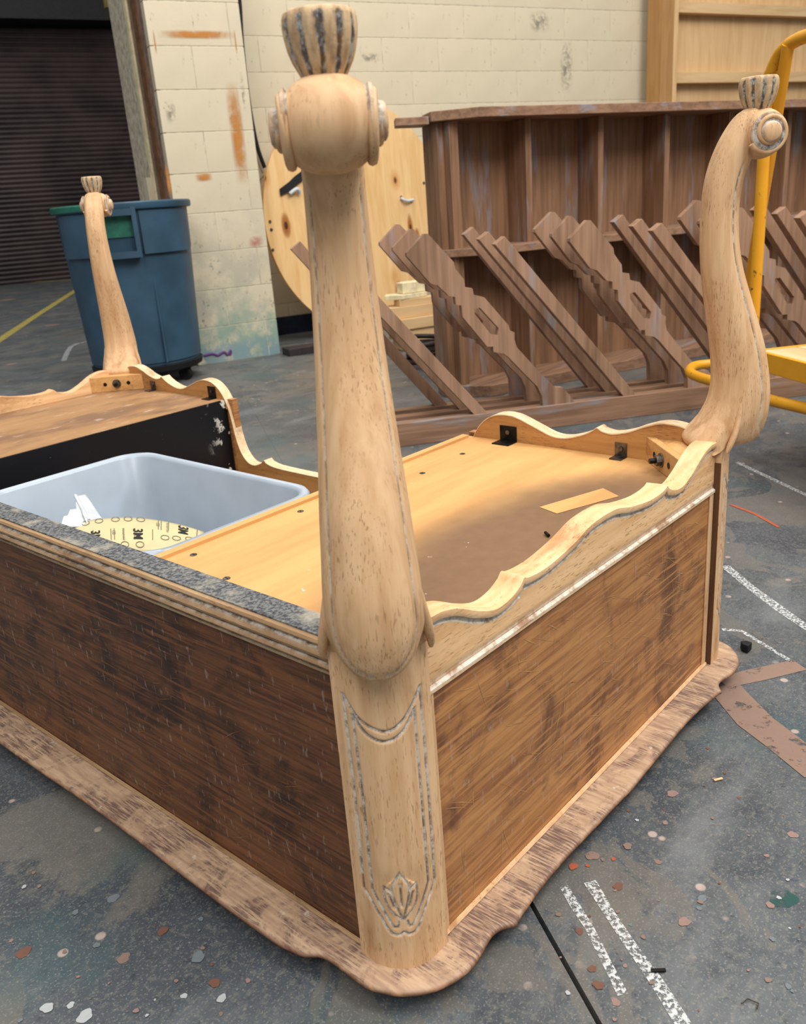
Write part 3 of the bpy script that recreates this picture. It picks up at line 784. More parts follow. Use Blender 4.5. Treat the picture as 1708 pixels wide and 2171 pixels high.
# scalloped end apron, worked as a carved face
AT = [(.045, .3460), (.060, .3475), (.075, .3465), (.095, .3405), (.123, .3265), (.148, .3180), (.170, .3195), (.186, .3260), (.1915, .3310), (.197, .3288), (.215, .3268), (.24, .3275), (.28, .3335), (.312, .3412), (.34, .3430)]
def zt(x): return cat_tab(AT, min(x, W-x))
def make_apron():
    xs = [.046+i*(W-.092)/240 for i in range(241)]; zb = .2775
    # true distance to the top curve for bead and groove
    top = [(x, zt(x)) for x in xs]
    tv = [0, .0012, .003, .0055, .0075, .0085, .0095, .0105, .0115, .0125, .0135, .015, .018]
    vs = []; cv = []; nv = 0
    for i, x in enumerate(xs):
        z1 = top[i][1]; (xa, za), (xb, zb2) = top[max(i-1, 0)], top[min(i+1, 240)]; sl = math.hypot(1, (zb2-za)/(xb-xa))
        colz = [(z1-t*min(sl, 1.6), t) for t in tv]
        zl = colz[-1][0]; lo = [zb+.0125, zb+.0105, zb+.009, zb+.0075, zb+.005, zb+.0015, zb]
        for k in range(1, 5): colz.append((zl+(lo[0]-zl)*k/5, .03))
        colz += [(z, -1) for z in lo]
        col = [(x, .022, z1-.0008, 0), (x, .0035, z1, 0)]
        for z, t in colz:
            if t >= 0:
                y = -.0035 if t < .006 else (-.0028 if t < .008 else (.0006 if t < .0125 else -.0005))
                if t == 0: y = -.0012; z -= .0006
                k = 0 if t < .008 else (1 if t < .0126 else 0)
                if t == .0085 or t == .0075: k = .5
            else:
                h = z-zb; y = -.0030 if .0012 < h < .0062 else (-.0012 if h < .0012 else .0004 if h < .011 else -.0005)
                k = .9 if .0046 < h < .0078 else (.5 if h < .0110 and h > .0078 else 0)
            col.append((x, y, z, k))
        col += [(x, .006, zb, 0), (x, .022, zb, 0)]
        nv = len(col); vs += [c[:3] for c in col]; cv += [c[3] for c in col]
    fs = grid_faces(241, nv, False, True)
    fs.append(tuple(range(nv))); fs.append(tuple(range(241*nv-1, 240*nv-1, -1)))
    return mk('side_apron', vs, [f[::-1] for f in fs], M_apron, desk, 40, cv)
ap = make_apron()
copy_tree(ap, (W, L, 0), R(180), desk)
# front apron with the kneehole arch, seen from inside
FA = [(.046, .349), (.062, .3535), (.085, .3535), (.110, .346), (.130, .3375), (.155, .3315), (.172, .3335), (.180, .3375), (.188, .332), (.206, .3235), (.232, .3165), (.255, .3175), (.286, .3285), (.318, .3395), (.345, .3405), (.368, .333), (.387, .316), (.400, .292),
      (.4075, .262), (.413, .228), (.424, .197), (.442, .178), (.462, .174), (.484, .1815), (.494, .1885), (.502, .183), (.53, .178), (.60, .1765), (.71, .1765)]
fp = [(p.x, p.y) for p in smooth_path([(y, z, 0) for y, z in FA], 5)]
fp = fp+[(L-y, z) for y, z in fp[-2::-1]]
nF = len(fp); vs = []; fs = []
low = [(y, (.285 if (y < .405 or y > L-.405) else .12)) for y, z in fp]
for (y, z), (yl, zl) in zip(fp, low): vs += [(W-.002, y, z), (W-.0215, y, z-.0006), (W-.0215, yl, min(zl, z-.01)), (W-.002, yl, min(zl, z-.01))]
fs = grid_faces(nF, 4, False, True)
o = mk('front_apron', vs, fs, M_apron_in, desk, 40)
# pale sanded edge cap along the apron
vs = []
for (y, z) in fp: vs += [(W-.0012, y, z-.001), (W-.0012, y, z+.0008), (W-.0223, y, z+.0004), (W-.0223, y, z-.0012)]
mk('apron_edge', vs, grid_faces(nF, 4, False, True), M_apron_y, o, 40)

# moulding along the back rail
PM = [(.030, .300, 0), (.030, .3355, 0), (.002, .3355, 0), (-.0020, .3345, 0), (-.0035, .3320, 0), (-.0025, .3300, .3), (-.0008, .3290, 1), (-.0008, .3282, 1), (-.0048, .3272, .2), (-.0068, .3240, 0), (-.0062, .3215, 0),
      (-.0030, .3205, .8), (-.0026, .3196, 1), (-.0068, .3185, .2), (-.0082, .3160, 0), (-.0070, .3140, .2), (-.0022, .3128, 1), (-.0020, .3116, 1), (-.0050, .3105, .2), (-.0050, .3085, 0), (.004, .3078, 0), (.006, .300, 0)]
ys = [.0465+(L-.093)*i/60 for i in range(61)]
rings = [[(x, y, z) for x, z, k in PM] for y in ys]; cav = [k for y in ys for x, z, k in PM]
mo = loft('back_rail_moulding', rings, M_mould, desk, True, 30, cav)
bx('dusty_rail_top', (.0015, .0465, .3355), (.0295, L-.0465, .3368), M_felt, desk)

# pedestals
def boardbox(name, lo, hi, mat):
    c = ((lo[0]+hi[0])/2, lo[1], lo[2]); o = mk(name, [(x-0, y-0, z) for x, y, z in
        [(lo[0], lo[1], lo[2]), (hi[0], lo[1], lo[2]), (hi[0], hi[1], lo[2]), (lo[0], hi[1], lo[2]), (lo[0], lo[1], hi[2]), (hi[0], lo[1], hi[2]), (hi[0], hi[1], hi[2]), (lo[0], hi[1], hi[2])]], BF, mat, desk)
    return o
pr = boardbox('pedestal_bottom', (.030, .014, .288), (W-.0215, .412, .300), M_board_st)
pl = boardbox('pedestal_bottom', (.030, 1.03, .290), (W-.0215, L-.014, .305), M_board_old)
boardbox('kneehole_side', (.014, .398, .03), (W-.016, .411, .288), M_board)
bx('kneehole_side', (.014, 1.027, .03), (W-.020, 1.040, .3045), M_black, desk)
adopt(bx('edge_batten', (.030, .400, .300), (W-.03, .412, .3042), M_board), pr)
P = [G(x, y, .3004) for x, y in [(1143, 1075), (1278, 1035), (1312, 1052), (1180, 1089)]]
flat('masked_strip', P, .3005, M_board, pr)
for x, y in [(410, 1176), (480, 1226), (637, 1084), (895, 1003), (980, 962)]:
    p = G(x, y, .3003)
    lathe('screw', [(.0005, 0), (.0042, 0), (.0042, .0006), (.0005, .0007)], (p.x, p.y, .300), M_metal, pr, 14)
    box('screw_slot', (.0062, .001, .0003), (p.x, p.y, .3008), M_dkmetal, pr, random.uniform(0, 3))
# corner blocks with bolts
def corner_block(cx, cy, sx, sy, z0):
    pts = [(cx-sx*.022, cy-sy*.105), (cx-sx*.022, cy-sy*.090), (cx-sx*.090, cy-sy*.022), (cx-sx*.105, cy-sy*.022)]
    q = .016
    vs = [(x, y, z) for z in (z0, z0+.034) for x, y in pts]
    c = Vector((cx-sx*.06, cy-sy*.06, z0))
    b = mk('corner_block', [Vector(v)-c for v in vs], BF if sx*sy < 0 else [f[::-1] for f in BF], M_block, desk, None, None, .001, c)
    bm_fix(b)
    d = Vector((-sx, -sy, 0)).normalized(); mid = Vector((cx-sx*.0635, cy-sy*.0635, z0+.017))
    t = tube('bolt', [mid-d*.02, mid+d*.016], .0035, M_dkmetal, b, 10)
    tube('nut', [mid+d*.002, mid+d*.008], .0075, M_metal, b, 6); tube('washer', [mid+d*.0005, mid+d*.002], .0095, M_metal, b, 18)
    e = Vector((d.y, -d.x, 0))
    for s in (-1, 1): tube('screw_hole', [mid+e*s*.026-d*.002, mid+e*s*.026+d*.0006], .0042, M_dkmetal, b, 10)
    return b
def bm_fix(o):
    import bmesh
    b = bmesh.new(); b.from_mesh(o.data); bmesh.ops.recalc_face_normals(b, faces=b.faces); b.to_mesh(o.data); b.free()
corner_block(W, 0, 1, -1, .300); corner_block(W, L, 1, 1, .305)
# gusset wedge beside the right block and the tongue of the leg
for (cx, cy, sx, sy, z0) in [(W, 0, 1, -1, .300), (W, L, 1, 1, .305)]:
    p = [(cx-sx*.022, cy-sy*.088), (cx-sx*.088, cy-sy*.022), (cx-sx*.022, cy-sy*.022)]
    o = prism('gusset', p, (0, 0, z0), (1, 0, 0), (0, 1, 0), (0, 0, 1), 0, .0325, M_block, desk)
# metal brackets
def l_bracket(x, y, z, along, mat, w=.018, h=.02, lx=-.018):
    r = bx('bracket', (x-.0012, y-w/2, z), (x, y+w/2, z+h), mat, desk)
    bx('bracket_flange', (x+lx, y-w/2, z), (x, y+w/2, z+.0013), mat, r)
    for q in ((x-.002, y, z+h*.6),): tube('screw', [Vector(q)-Vector((.001, 0, 0)), Vector(q)+Vector((.001, 0, 0))], .0035, M_metal, r, 10)
    return r
l_bracket(W-.022, .142, .3004, 0, M_metal); l_bracket(W-.022, .33, .3004, 0, M_dkmetal, .03, .024, -.024)
l_bracket(W-.022, L-.142, .3054, 0, M_metal); l_bracket(W-.022, 1.065, .3054, 0, M_dkmetal, .025, .024, -.02)

# ------------------------------------------------------------------ plastic tub in the kneehole
def rrect(cx, cy, hx, hy, r, z, n=8):
    out = []
    for sx, sy, a0 in ((1, 1, 0), (-1, 1, 90), (-1, -1, 180), (1, -1, 270)):
        for k in range(n+1):
            t = R(a0+90*k/n); out.append((cx+sx*(hx-r)+r*math.cos(t), cy+sy*(hy-r)+r*math.sin(t), z))
    return out
tx, ty, hx, hy = .2350, .690, .150, .232
tub = root('plastic_tub', (tx, ty, .03), 'pale grey rectangular plastic tub sitting in the kneehole of the desk', 'tub')
zt0, zt1 = .0315, .2835
rings = [rrect(tx, ty, hx-.035, hy-.035, .035, zt0), rrect(tx, ty, hx-.030, hy-.030, .04, zt0+.004), rrect(tx, ty, hx-.012, hy-.012, .045, zt1-.012),
         rrect(tx, ty, hx-.002, hy-.002, .05, zt1-.013), rrect(tx, ty, hx, hy, .052, zt1-.009), rrect(tx, ty, hx, hy, .052, zt1-.004), rrect(tx, ty, hx-.003, hy-.003, .05, zt1), rrect(tx, ty, hx-.010, hy-.010, .045, zt1),
         rrect(tx, ty, hx-.0145, hy-.0145, .043, zt1-.005), rrect(tx, ty, hx-.033, hy-.033, .038, zt0+.006), rrect(tx, ty, hx-.05, hy-.05, .03, zt0+.003)]
loft('tub_body', rings, M_tub, tub, True, 50)
for s in (-1, 1): bx('grip_lip', (tx-.06, ty+s*(hy-.0005)-.003, zt1-.012), (tx+.06, ty+s*(hy-.0005)+.003, zt1-.003), M_tub, tub, .002)
# curled sandpaper disc
sp_root_c = G(290, 1130, .22)
sand = root('sandpaper_sheet', (sp_root_c.x, sp_root_c.y, .16), 'curled beige sandpaper sheet with black print lying in the grey tub', 'sandpaper')
A_, B_, C_, D_ = G(134, 1117, .225), G(432, 1127, .208), G(428, 1167, .236), G(138, 1168, .232)
T_ = G(320, 1092, .19)
def sheet(u, v, lift=0):
    # u along the print (left to right), v from far rim to near edge
    p = A_.lerp(B_, u).lerp(D_.lerp(C_, u), v)
    return p+Vector((0, 0, .019*(1-(2*u-1)**2)*(1-v)**.8+lift))
n1, n2 = 30, 14; vs = []
for i in range(n1):
    for j in range(n2):
        u = i/(n1-1); v = j/(n2-1); vs.append(sheet(u, v))
o = mk('sheet', vs, grid_faces(n1, n2), M_sand, sand, 60)
so = o.modifiers.new('thick', 'SOLIDIFY'); so.thickness = .0009; so.offset = -1
def sheet_text(txt, u0, v0, su, mat, name='print'):
    cu = bpy.data.curves.new('t', 'FONT'); cu.body = txt; cu.size = 1; ob = bpy.data.objects.new('t', cu); COL.objects.link(ob)
    if mat is M_ink: cu.offset = .02
    dg = bpy.context.evaluated_depsgraph_get(); me = bpy.data.meshes.new_from_object(ob.evaluated_get(dg))
    bpy.data.objects.remove(ob)
    P = []
    for v in me.vertices:   # text runs toward +v, letters upright toward +u
        P.append(sheet(u0-su*.35+v.co.y*su, v0+v.co.x*su*2.8, .0009))
    fs = [tuple(p.vertices) for p in me.polygons]; bpy.data.meshes.remove(me)
    return mk(name, P, fs, mat, sand)
def sheet_bar(u0, u1, v0, v1, mat, name='printed_line'):
    return mk(name, [sheet(u0, v0, .0009), sheet(u1, v0, .0009), sheet(u1, v1, .0009), sheet(u0, v1, .0009)], [(0, 1, 2, 3)], mat, sand)
for u, v in [(.24, .40), (.55, .38), (.865, .06)]:
    sheet_text('3M', u, v, .095, M_ink)
for u, v in [(.375, .42), (.69, .10)]:
    sheet_text('120', u, v, .035, M_inkg)
for u, v in [(.445, .38), (.755, .06)]:
    sheet_text('NO-SLIP GRIP', u, v, .022, M_inkg)
for u in (.22, .35, .375, .44, .52, .65, .69, .71, .76, .84, .955):
    v0 = .02 if u > .68 else .38
    sheet_bar(u, u+.005, v0, v0+.34, M_inkg)
for u, v in [(.08, .10), (.17, .09), (.27, .08), (.39, .07), (.48, .06), (.57, .06), (.45, .86), (.56, .86), (.74, .62), (.82, .60), (.91, .56)]:
    ringp = [sheet(u+.031*math.cos(t), v+.085*math.sin(t), .0009) for t in [2*math.pi*k/18 for k in range(18)]]
    ringq = [sheet(u+.026*math.cos(t), v+.068*math.sin(t), .0009) for t in [2*math.pi*k/18 for k in range(18)]]
    mk('printed_ring', ringp+ringq, [(k, (k+1) % 18, 18+(k+1) % 18, 18+k) for k in range(18)], M_inkg, sand)
# white plastic scrap
q = [G(x, y, z) for x, y, z in [(160, 1052, .256), (178, 1046, .256), (212, 1098, .232), (188, 1103, .232), (162, 1078, .246), (148, 1080, .246), (143, 1092, .243), (134, 1094, .243), (128, 1114, .236), (185, 1114, .232)]]
scr = root('white_plastic_scrap', (q[8].x, q[8].y, q[8].z-.02), 'crumpled white plastic scrap behind the sandpaper in the grey tub', 'scrap')
bk = Vector((.002, -.004, -.003))
vs = q+[p+bk for p in q]
o = mk('folded_film', vs, [(0, 1, 2, 3, 4)[::1], (4, 3, 9, 8, 7, 6, 5), (14, 13, 12, 11, 10), (15, 16, 17, 18, 19, 13, 14)]+[(i, (i+1) % 10, 10+(i+1) % 10, 10+i) for i in range(10)], M_white, scr, None, None, .001)
tube('film_fold', [q[0]+Vector((0, 0, .001)), q[4].lerp(q[2], .3), q[3]], .003, M_white, scr, 8, 4)

# ================================================================== BACKGROUND THINGS
# wheeled bin
bc = G(322, 812); bc = Vector((bc.x, bc.y, 0)); bdir = Vector((CAM.x-bc.x, CAM.y-bc.y, 0)).normalized(); bc = bc-bdir*.10
binr = root('trash_barrel', bc, 'blue-grey plastic trash barrel on a black wheeled dolly in front of the block pilaster', 'trash can')
HB = .082
bp = [(.215, 0), (.228, .004), (.2445, .40), (.2470, .455), (.257, .465), (.260, .475), (.2645, .625), (.2655, .630), (.2800, .632), (.2830, .640), (.2830, .655), (.2780, .660), (.270, .660), (.2640, .650), (.2560, .45), (.235, .02), (.03, .012)]
def ribs(t, z): return 1
lathe('barrel_body', [(r, z+HB) for r, z in bp], bc, M_bin, binr, 64)
rim = lathe('rim_paint', [(.2835, .636+HB), (.2838, .6395+HB), (.2838, .656+HB), (.2786, .6606+HB), (.2784, .6598+HB), (.2832, .655+HB), (.2832, .640+HB)], bc, M_bin_green, binr, 64)
# keep paint only on one third of the rim
me = rim.data
import bmesh
bm = bmesh.new(); bm.from_mesh(me)
left = -RGT.copy(); left.z = 0; left.normalize()
ld = (left+bdir*.35).normalized()
kill = [f for f in bm.faces if (Vector((f.calc_center_median().x-bc.x, f.calc_center_median().y-bc.y, 0)).normalized().dot(ld)) < .45 or len(f.verts) > 4]
bmesh.ops.delete(bm, geom=kill, context='FACES'); bm.to_mesh(me); bm.free()
def cyl_patch(name, ang0, ang1, z0, z1, r0, r1, mat, parent):
    rings = []
    base_ang = math.atan2(bdir.y, bdir.x)
    k = 10; vs = []; fs = []
    for i in range(k+1):
        t = base_ang+ang0+(ang1-ang0)*i/k
        for r, z in ((r0, z0), (r1, z0), (r1, z1), (r0, z1)): vs.append(bc+Vector((r*math.cos(t), r*math.sin(t), z+HB)))
    fs = grid_faces(k+1, 4, False, True)+[(3, 2, 1, 0), (4*k, 4*k+1, 4*k+2, 4*k+3)]
    o = mk(name, vs, fs, mat, parent, 40); bm_fix(o); return o
# handle: frame round a recess, towards the camera's left-front
h = cyl_patch('handle', -.42, -.36, .455, .64, .255, .300, M_bin, binr)
cyl_patch('handle_frame', .10, .16, .455, .64, .255, .300, M_bin, h); cyl_patch('handle_frame', -.42, .16, .45, .475, .255, .300, M_bin, h)
cyl_patch('handle_grip', -.36, .10, .61, .635, .285, .305, M_bin, h); cyl_patch('handle_recess', -.36, .10, .53, .61, .262, .268, M_bin_green, h)
cyl_patch('body_rib', .30, .33, .02, .455, .232, .2515, M_bin, binr); cyl_patch('body_rib', -.62, -.59, .02, .455, .232, .2515, M_bin, binr)
cyl_patch('upper_band', .22, 1.15, .46, .625, .25, .2700, M_bin, binr); cyl_patch('upper_band', -1.2, -.48, .46, .625, .25, .2700, M_bin, binr)
dl = lathe('dolly', [(.02, .052), (.215, .052), (.235, .062), (.240, .085), (.228, .090), (.02, .086)], bc, M_rubber, binr, 40)
for k in range(5):
    t = math.atan2(bdir.y, bdir.x)+.9+k*2*math.pi/5; p = bc+Vector((.19*math.cos(t), .19*math.sin(t), 0)); ax = Vector((-math.sin(t), math.cos(t), 0))
    tube('caster', [p+ax*-.012+Vector((0, 0, .028)), p+ax*.012+Vector((0, 0, .028))], .028, M_rubber, dl, 18)
    box('caster_fork', (.022, .03, .03), p+Vector((0, 0, .045)), M_dkmetal, dl, t)

# bookcase of brown painted boards
SD = 1.985
shelf = root('brown_bookcase', WP(2.4, SD+.15, 0), 'long brown painted bookcase with open bays standing behind the stair railings', 'bookcase')
BA = 1.385
def shelf_board(name, z0, z1, a1=4.4, fr=0.0, ch=.12):
    pts = [(BA+fr, 0), (a1, 0), (a1, .36), (BA-.10, .36), (BA-.10, .10+ch*.5)]
    pts = [(BA+fr, 0), (a1, 0), (a1, .215), (1.295, .215), (1.265, .105)]
    return prism(name, pts, WP(0, SD, 0), AV, NV, (0, 0, 1), z0, z1, M_brown_x, shelf, .002)
shelf_board('top_board', .895, .925); shelf_board('middle_shelf', .475, .500, 4.4, .02); shelf_board('base_board', .0, .04)
for a in (1.62, 1.93, 2.24, 2.56, 2.88, 3.2, 3.52, 3.84, 4.16):
    wbox('divider', a-.012, a+.012, SD+.075, SD+.20, .04, .895, M_brown_z, shelf, .0015)
for k, a in enumerate((1.30, 1.62, 1.93, 2.24, 2.56, 2.88, 3.2, 3.52, 3.84)):
    wbox('back_plank', a+.004, a+.31, SD+.19, SD+.21, .04, .895, M_brown_z, shelf)
wbox('end_panel', 1.292, 1.318, SD+.12, SD+.215, .04, .895, M_brown_z, shelf, .002)
wbox('end_stile', 1.318, 1.352, SD+.085, SD+.125, .04, .895, M_brown_z, shelf, .002)
wing = prism('side_top_board', [(1.15, .13), (1.262, .11), (1.29, .215), (1.19, .215)], WP(0, SD, 0), AV, NV, (0, 0, 1), .888, .912, M_brown_x, shelf, .002)

# stair railings stacked upright: base rail and slanted balusters
p0 = G(850, 948); p1 = G(1500, 865); RE = (p1-p0).normalized(); RN = Vector((-RE.y, RE.x, 0))
FRET = [(0.057, 0.531), (0.108, 0.576), (0.118, 0.575), (0.186, 0.496), (0.189, 0.479), (0.212, 0.448), (0.214, 0.427), (0.235, 0.422), (0.238, 0.404), (0.268, 0.395), (0.336, 0.311), (0.339, 0.297), (0.353, 0.290), (0.352, 0.271), (0.358, 0.248), (0.433, 0.159), (0.474, 0.118), (0.497, 0.115), (0.536, 0.067), (0.433, 0.067), (0.431, 0.097), (0.417, 0.128), (0.383, 0.165), (0.333, 0.222), (0.318, 0.234), (0.302, 0.238), (0.289, 0.241), (0.288, 0.257), (0.271, 0.258), (0.203, 0.348), (0.201, 0.379), (0.185, 0.383), (0.184, 0.404), (0.167, 0.408), (0.137, 0.439), (0.117, 0.446), (0.056, 0.523)]
HOLE = [(0.238, 0.367), (0.254, 0.368), (0.306, 0.307), (0.302, 0.288), (0.284, 0.290), (0.239, 0.351)]
PLN = [(0.303, 0.533), (0.332, 0.552), (0.728, 0.067), (0.688, 0.067)]
for k, lab in enumerate(('brown painted stair railing with slanted cut-out balusters, nearest of the stack of three', 'brown painted stair railing sandwiched in the middle of the stack of three',
                         'brown painted stair railing at the back of the stack, nearest the bookcase')):
    off = .082*k; sh = -.020*k; up = .013*k
    lift = lambda P: [(x, z+(up if z > .075 else 0)) for x, z in P]
    rr = root('stair_railing', p0+RE*.6+RN*off, lab, 'railing', 'stair railings stacked on the floor')
    box('base_rail', (2.36, .038, .068), p0+RE*(1.12+sh)+RN*(off+.019)+Vector((0, 0, .034)), M_brown_x, rr, math.atan2(RE.y, RE.x), .002)
    for i in range(-1, 4):
        q = .465*i+sh
        if i >= 0:
            prism('cutout_baluster', [(x+q, z) for x, z in lift(FRET)], p0, RE, (0, 0, 1), RN, off+.006, off+.030, M_bal, rr, 0, [[(x+q, z) for x, z in lift(HOLE)]])
        if k == 2 and i == -1: q -= .035
        prism('plain_baluster', [(x+q, z) for x, z in lift(PLN)], p0, RE, (0, 0, 1), RN, off+.004, off+.036, M_bal, rr, .001)

# yellow platform cart
zd = .27
e0 = G(1622, 748, zd); e1 = G(1708, 770, zd); CE = (e1-e0).normalized(); CN = Vector((-CE.y, CE.x, 0))
if CN.dot(FWD) < 0: CN = -CN
cart = root('platform_cart', Vector((e0.x, e0.y, 0))+CE*.4+CN*.3, 'yellow tubular steel platform cart with chipped paint and wooden deck', 'cart')
def cbox(name, t0, t1, d0, d1, z0, z1, mat, parent=cart, bev=.002):
    c = Vector((e0.x, e0.y, 0))+CE*((t0+t1)/2)+CN*((d0+d1)/2)+Vector((0, 0, (z0+z1)/2))
    return box(name, (t1-t0, d1-d0, z1-z0), c, mat, parent, math.atan2(CE.y, CE.x), bev)
cbox('side_channel', -.05, .95, 0, .012, zd-.045, zd, M_yel); cbox('end_channel', -.05, -.038, .012, .55, zd-.045, zd, M_yel)
for k in range(6): cbox('deck_plank', -.035, .95, .014+k*.09, .10+k*.09, zd-.02, zd-.001, M_pine_x)
cbox('cross_channel', -.02, .95, .16, .19, zd-.085, zd-.046, M_yel)
tr = .0135
bz = .165
bmp = [G(1760, 880, bz), G(1708, 866, bz), G(1625, 846, bz), G(1530, 814, bz), G(1482, 800, bz), G(1462, 789, bz), G(1470, 777, bz), G(1500, 772, bz), G(1560, 768, bz), G(1640, 762, bz)]
tube('bumper_loop', bmp, tr, M_yel, cart, 12, 5)
ua = G(1592, 752, zd-.02)
def above(x, y, b):   # height of pixel over the upright's foot
    d = ray(x, y); t = (Vector((b.x-CAM.x, b.y-CAM.y, 0)).length)/Vector((d.x, d.y, 0)).length; return (CAM+d*t).z
zt_ = above(1592, 170, ua)
hp = [Vector((ua.x, ua.y, zd-.04)), Vector((ua.x, ua.y, .5)), Vector((ua.x, ua.y, zt_-.03)), Vector((ua.x, ua.y, zt_+.01))+CE*.008]
hp += [Vector((ua.x, ua.y, zt_+.045))+CE*.04, Vector((ua.x, ua.y, zt_+.058))+CE*.09, Vector((ua.x, ua.y, zt_+.060))+CE*.18, Vector((ua.x, ua.y, zt_+.060))+CE*.7, Vector((ua.x, ua.y, zt_+.03))+CE*.78, Vector((ua.x, ua.y, zt_-.03))+CE*.80, Vector((ua.x, ua.y, zd))+CE*.80]
tube('push_handle', hp, tr, M_yel, cart, 12, 5)
b0 = Vector((ua.x, ua.y, zt_+.055))+CE*.072-CN*.004; bb = V(1565, 700, ua-CN*.08, CN)
bb = G(1560, 768, bz)
tube('brace', [b0, b0.lerp(bb, .5), bb], tr*.95, M_yel, cart, 12)
for t_, d_ in [(.36, .08), (.85, .08), (.36, .47), (.85, .47)]:
    p = Vector((e0.x, e0.y, 0))+CE*t_+CN*d_
    tube('caster', [p+CN*-.018+Vector((0, 0, .06)), p+CN*.018+Vector((0, 0, .06))], .06, M_rubber, cart, 20)
    box('caster_fork', (.05, .05, zd-.085-.06), p+Vector((0, 0, .06+(zd-.145)/2)), M_dkmetal, cart, math.atan2(CE.y, CE.x))

# framed pine platform leaning on the wall
PD = 4.12
plat = root('pine_platform', WP(4.9, PD, 0), 'large pale pine stage platform standing on edge against the block wall', 'platform')
pa, pb = 4.17, 6.0
wbox('plywood_face', pa, pb, PD+.02, PD+.032, 0, 2.1, M_pine, plat)
st = wbox('side_stile', pa-.10, pa, PD-.07, PD+.06, 0, 2.1, M_pine_dk, plat, .002)
wbox('frame_edge', pa, pa+.035, PD-.07, PD+.02, 0, 2.1, M_pine, plat, .001)
for z in (.2, .74, 1.26, 1.66, 2.04): wbox('cross_rail', pa+.035, pb, PD-.05, PD+.02, z, z+.062, M_pine_x, plat, .001)

# plywood disc
dn_az = R(259); dt = R(4); RD = .60
dnv = Vector((math.cos(dn_az)*math.cos(dt), math.sin(dn_az)*math.cos(dt), math.sin(dt))); dh = Vector((-math.sin(dn_az), math.cos(dn_az), 0)); dv = dnv.cross(dh)
dcen = Vector((3.19, 2.985, RD*math.cos(dt)+.008))
disc = root('plywood_disc', (dcen.x, dcen.y, 0), 'large round knotty plywood disc leaning against the cream block wall', 'plywood disc')
o = prism('round_sheet', [(RD*math.cos(2*math.pi*k/96), RD*math.sin(2*math.pi*k/96)) for k in range(96)], dcen, dh, dv, dnv, -.02, 0, M_ply, disc, .001)
def on_disc(x, y): return V(x, y, dcen+dnv*.001, dnv)
M_knot = decal('knot_halo', (178, 112, 48), (150, 88, 34), 30, .25, .9, .3, True); M_knotc = plain('knot_heart', (84, 46, 24), .6)
for x, y, rx, rz in [(846, 270, .028, .075), (606, 478, .03, .07), (846, 616, .032, .06), (598, 600, .03, .05), (880, 655, .05, .05), (660, 634, .028, .05), (870, 485, .022, .09), (884, 500, .02, .05), (588, 345, .03, .04)]:
    c = on_disc(x, y)+dnv*.0006
    if (c-dcen).length > RD-.07: continue
    vs = [Vector()]; cv = [1.0]
    for q, al in ((.35, .95), (.7, .5), (1, 0)):
        for k in range(18):
            t = 2*math.pi*k/18; vs.append(dh*(rx*q*math.cos(t))+dv*(rz*q*math.sin(t))); cv.append(al)
    fs = [(0, 1+k, 1+(k+1) % 18) for k in range(18)]
    for g in (0, 1): fs += [(1+g*18+k, 1+(g+1)*18+k, 1+(g+1)*18+(k+1) % 18, 1+g*18+(k+1) % 18) for k in range(18)]
    kn = mk('knot', vs, fs, M_knot, disc, None, cv, 0, c)
    mk('knot_heart', [dh*(rx*.34*math.cos(2*math.pi*k/12))+dv*(rz*.28*math.sin(2*math.pi*k/12)) for k in range(12)], [tuple(range(12))], M_knotc, kn, None, None, 0, c+dnv*.0006)
t = tube('hook', [on_disc(848, 420)+dnv*.004, on_disc(858, 427)+dnv*.02, on_disc(874, 424)+dnv*.006], .008, M_white, disc, 8, 4)
for x, y in [(575, 487), (578, 530), (572, 470), (850, 418), (898, 388)]:
    p = on_disc(x, y); tube('screw', [p-dnv*.002, p+dnv*.002], .008, M_metal, disc, 10)
s0 = [on_disc(592, 408), on_disc(612, 396), on_disc(624, 384), on_disc(640, 372)]
strap = root('black_strap', s0[1], 'black webbing strap end with a pale tip hanging on the plywood disc', 'strap')
vs = []
for i, p in enumerate(s0):
    wd = dv*(.022 if i else .016)
    vs += [p+dnv*.006+wd, p+dnv*.006-wd, p+dnv*.012-wd, p+dnv*.012+wd]
mk('webbing', vs, grid_faces(4, 4, False, True)+[(3, 2, 1, 0), (12, 13, 14, 15)], M_rubber, strap)
tube('pale_cord', [on_disc(611, 412)+dnv*.015, on_disc(624, 402)+dnv*.025, on_disc(632, 410)+dnv*.015], .010, M_white, strap, 8, 4)
# hanging cable
cb = [V(x, y, NV*(WALL_D-.03), NV) for x, y in [(500, -60), (508, 10), (512, 80), (520, 160), (531, 240), (545, 310), (561, 356)]]
cable = tag(tube('hanging_cable', cb, .011, M_rubber, None, 8, 5), 'thick black cable hanging down the cream wall beside the pilaster', 'cable')
cb = [V(x, y, NV*(WALL_D-.028), NV) for x, y in [(560, 372), (549, 382), (546, 400), (552, 440), (553, 480), (562, 540), (574, 600)]]
tag(tube('loop_of_wire', cb, .006, plain('tan_wire', (150, 132, 96), .6), None, 8, 5), 'thin tan wire looping down the wall at the left rim of the plywood disc', 'wire')
# dark offcut on the floor
c = G(650, 750); tag(box('dark_board_offcut', (.22, .10, .035), (c.x+.03, c.y+.03, .0176), plain('dark_offcut_paint', (52, 44, 46), .6), None, WA, .003), 'short dark board lying on the floor in front of the disc', 'board')
